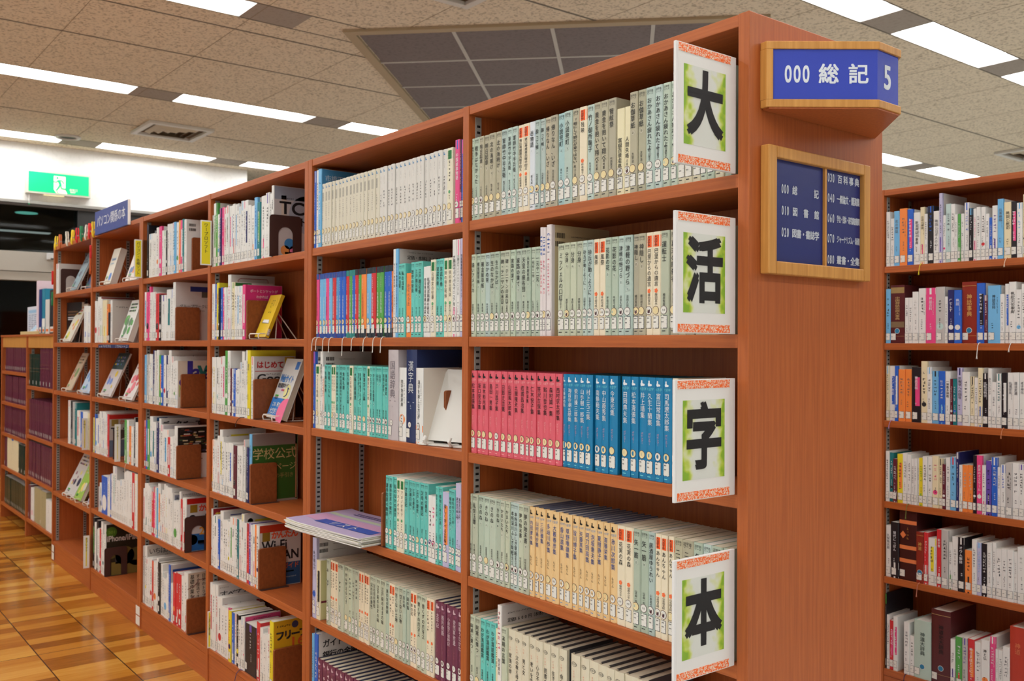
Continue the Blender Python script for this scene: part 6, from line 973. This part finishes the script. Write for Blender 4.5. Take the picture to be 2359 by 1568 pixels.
pin((214, 40, 44), 'red clothespin clipped to the divider between the fifth and sixth bays', (-4.53, -.006, 1.845), (-.1, 0, 1.4)); pin((206, 100, 50), 'orange clothespin on the divider below the red one', (-4.535, -.006, 1.77), (.1, 0, 1.4))
pin((214, 40, 44), 'red clothespin on the far upright of the sixth bay', (-5.452, -.004, 1.755), (0, 0, 1.5)); pin((40, 130, 86), 'green clothespin on the far upright of the sixth bay', (-5.452, -.004, 1.62), (0, 0, 1.5))
# brochures lying on the fourth shelf of the second bay
for i in range(7):
    t = thing('brochure', 'topmost purple and pink brochure with blue banner, lying on the shelf' if i == 6 else 'thin brochure in the pile under the purple one, %s from the bottom' % ordw(i+1), 'brochure', (-1.555+.004*math.sin(i*2.1), .042, Z1[3]+.001+.0042*i), .10+.03*math.sin(i*1.7), None if i == 6 else 'brochures in the pile')
    b = MB(); wd, dp, n = .42, .297 if False else .25, 10; m = mat((222, 214, 190) if i < 6 else (186, 172, 206), .5)
    def zf(x, y): return .0012+max(0, (-.12-x))*-.02*0+.010*max(0, (-x-.12)/.09)**2*.4+.03*max(0, (y-.10)/.06)*(max(0, x)/.2)*(.3 if i < 6 else .6)
    for k in range(n):
        a, c = -.21+wd*k/n, -.21+wd*(k+1)/n
        for q in range(4):
            y0, y1 = -.125+dp*q/4, -.125+dp*(q+1)/4
            b.poly([(a, y0, zf(a, y0)+.003), (c, y0, zf(c, y0)+.003), (c, y1, zf(c, y1)+.003), (a, y1, zf(a, y1)+.003)], m)
            if q == 0: b.poly([(a, y0, zf(a, y0)), (c, y0, zf(c, y0)), (c, y0, zf(c, y0)+.003), (a, y0, zf(a, y0)+.003)], PAPER)
            if k == 0: b.poly([(a, y0, zf(a, y0)), (a, y0, zf(a, y0)+.003), (a, y1, zf(a, y1)+.003), (a, y1, zf(a, y1))], PAPER)
            if k == n-1: b.poly([(c, y0, zf(c, y0)), (c, y1, zf(c, y1)), (c, y1, zf(c, y1)+.003), (c, y0, zf(c, y0)+.003)], PAPER)
    b.build('sheets', t)
    if i == 6:
        L = MB(); F = lambda x, y: (x, y, zf(x, y)+.0036); G = lambda x, y: (x, y, zf(x, y)+.0042)
        rect(L, mat((206, 160, 196), .5), F, -.2, .2, -.06, .02, 8); rect(L, mat((190, 206, 180), .5), F, -.2, .2, .03, .05, 8); rect(L, mat((60, 90, 176), .45), G, -.12, .19, -.075, -.03, 8)
        H2 = lambda x, y: (x, y, zf(x, y)+.0046); htext(L, 'リスト', WHITE, H2, -.06, -.053, .045, 0, 1.2); rr = random.Random(5)
        for yy in (.075, .09): [rect(L, mat((70, 70, 130), .5), H2, -.12+.016*k, -.108+.016*k, yy-.003, yy+.004) for k in range(18)]
        L.build('lettering', t)
# small white stickers on the plinth
for x, lab in ((-5.405, 'pair of small white stickers on the plinth at the far end of the row'), (-3.643, 'pair of small white stickers on the plinth between the fourth and fifth bays')):
    t = thing('plinth_sticker', lab, 'sticker', (x, 0, 0))
    for z0, z1 in ((.062, .104), (.012, .056)): box('sticker', -.03, .03, -.0006 if x > -4 else -.0006, -.0001, z0, z1, STICK, t)
# things standing on the low bookcase
ZT = 1.4455
t = thing('notice_stand', 'white framed notice with lines of print standing on the low bookcase', 'notice', (-7.74, .16, ZT), -.0)
t.location = (-7.25, .2, ZT); b = MB(); b.box(0, .75, 0, .012, 0, .225, mat((214, 216, 226), .45)); b.build('panel', t, .003); b = MB(); b.box(.03, .72, -.001, 0, .03, .205, mat((206, 214, 226), .5)); b.build('sheet', t)
b = MB(); F = lambda x, z: (x, -.0016, z); rect(b, mat((150, 190, 220), .5), F, .05, .70, .175, .198); rr = random.Random(3)
for k in range(9): [rect(b, mat((110, 130, 160), .5), F, .06+.1*j, .06+.1*j+rr.uniform(.04, .09), .04+.0145*k, .045+.0145*k) for j in range(6)]
b.build('lettering', t)
for i, (x, c) in enumerate(((-6.62, (170, 200, 224)), (-6.50, (206, 206, 214)), (-6.42, (226, 196, 200)))):
    t = thing('leaflet', '%s leaflet leaning in the tray on the low bookcase' % ('pale blue', 'white', 'pink')[i], 'leaflet', (x-.12, .12, ZT+.03)); b = MB(); b.box(0, .21, 0, .004, 0, .25, mat(c, .4)); b.xform(Matrix.Rotation(.0, 4, 'Z') @ Matrix.Rotation(math.radians(48), 4, 'Y') @ Matrix.Rotation(math.radians(-25), 4, 'X')); b.build('sheet', t)
    b = MB(); F = lambda x, z: (x, -.0008, z); [rect(b, mat(((90, 130, 180), (200, 110, 90), (200, 130, 150))[i], .5), F, .03, .17, z, z+.02) for z in (.05, .12, .19)]; b.xform(Matrix.Rotation(math.radians(48), 4, 'Y') @ Matrix.Rotation(math.radians(-25), 4, 'X')); b.build('lettering', t)
t = thing('leaflet_tray', 'shallow beige tray on top of the low bookcase', 'tray', (-6.72, .05, ZT)); b = MB(); b.box(0, .62, 0, .2, 0, .006, mat((206, 184, 130), .5)); b.box(0, .62, 0, .004, .006, .022, mat((206, 184, 130), .5)); b.box(0, .62, .196, .2, .006, .05, mat((206, 184, 130), .5)); b.build('tray', t, .001)
for i, (x, wd, h, c, lab) in enumerate(((-6.375, .07, .385, (226, 204, 214), 'tall pale pink file box on the low bookcase'), (-6.29, .085, .32, (28, 52, 120), 'navy binder standing on the low bookcase'), (-6.195, .095, .32, (40, 130, 160), 'teal binder with white foot beside the navy one'), (-6.09, .12, .24, (216, 214, 210), 'white binder with grey band beside the teal one'), (-5.96, .16, .30, (40, 40, 44), 'dark binder half hidden behind the tall bookcase'))):
    t = thing('file_box' if i == 0 else 'binder', lab, 'binder', (x, .09, ZT+.0005)); m = mat(c, .45)
    b = MB(); b.box(0, wd-.003, 0, .003, 0, h, m); b.box(0, .003, .003, .22, 0, h, m); b.box(wd-.006, wd-.003, .003, .22, 0, h, m); b.build('cover', t); box('sheets', .004, wd-.007, .004, .21, .002, h-.012, PAGEW, t)
    box('spine_label', .012, wd-.015, -.0008, 0, .012, .05, STICK, t); 
    if i == 2: box('white_band', .001, wd-.004, -.0007, 0, .051, .11, WHITE, t)
    b = MB(); b.poly([(.02, -.001, .018), (wd-.025, -.001, .018), (wd-.025, -.001, .036), (.02, -.001, .036)], mat((226, 120, 60), .5)); b.build('orange_mark', t)
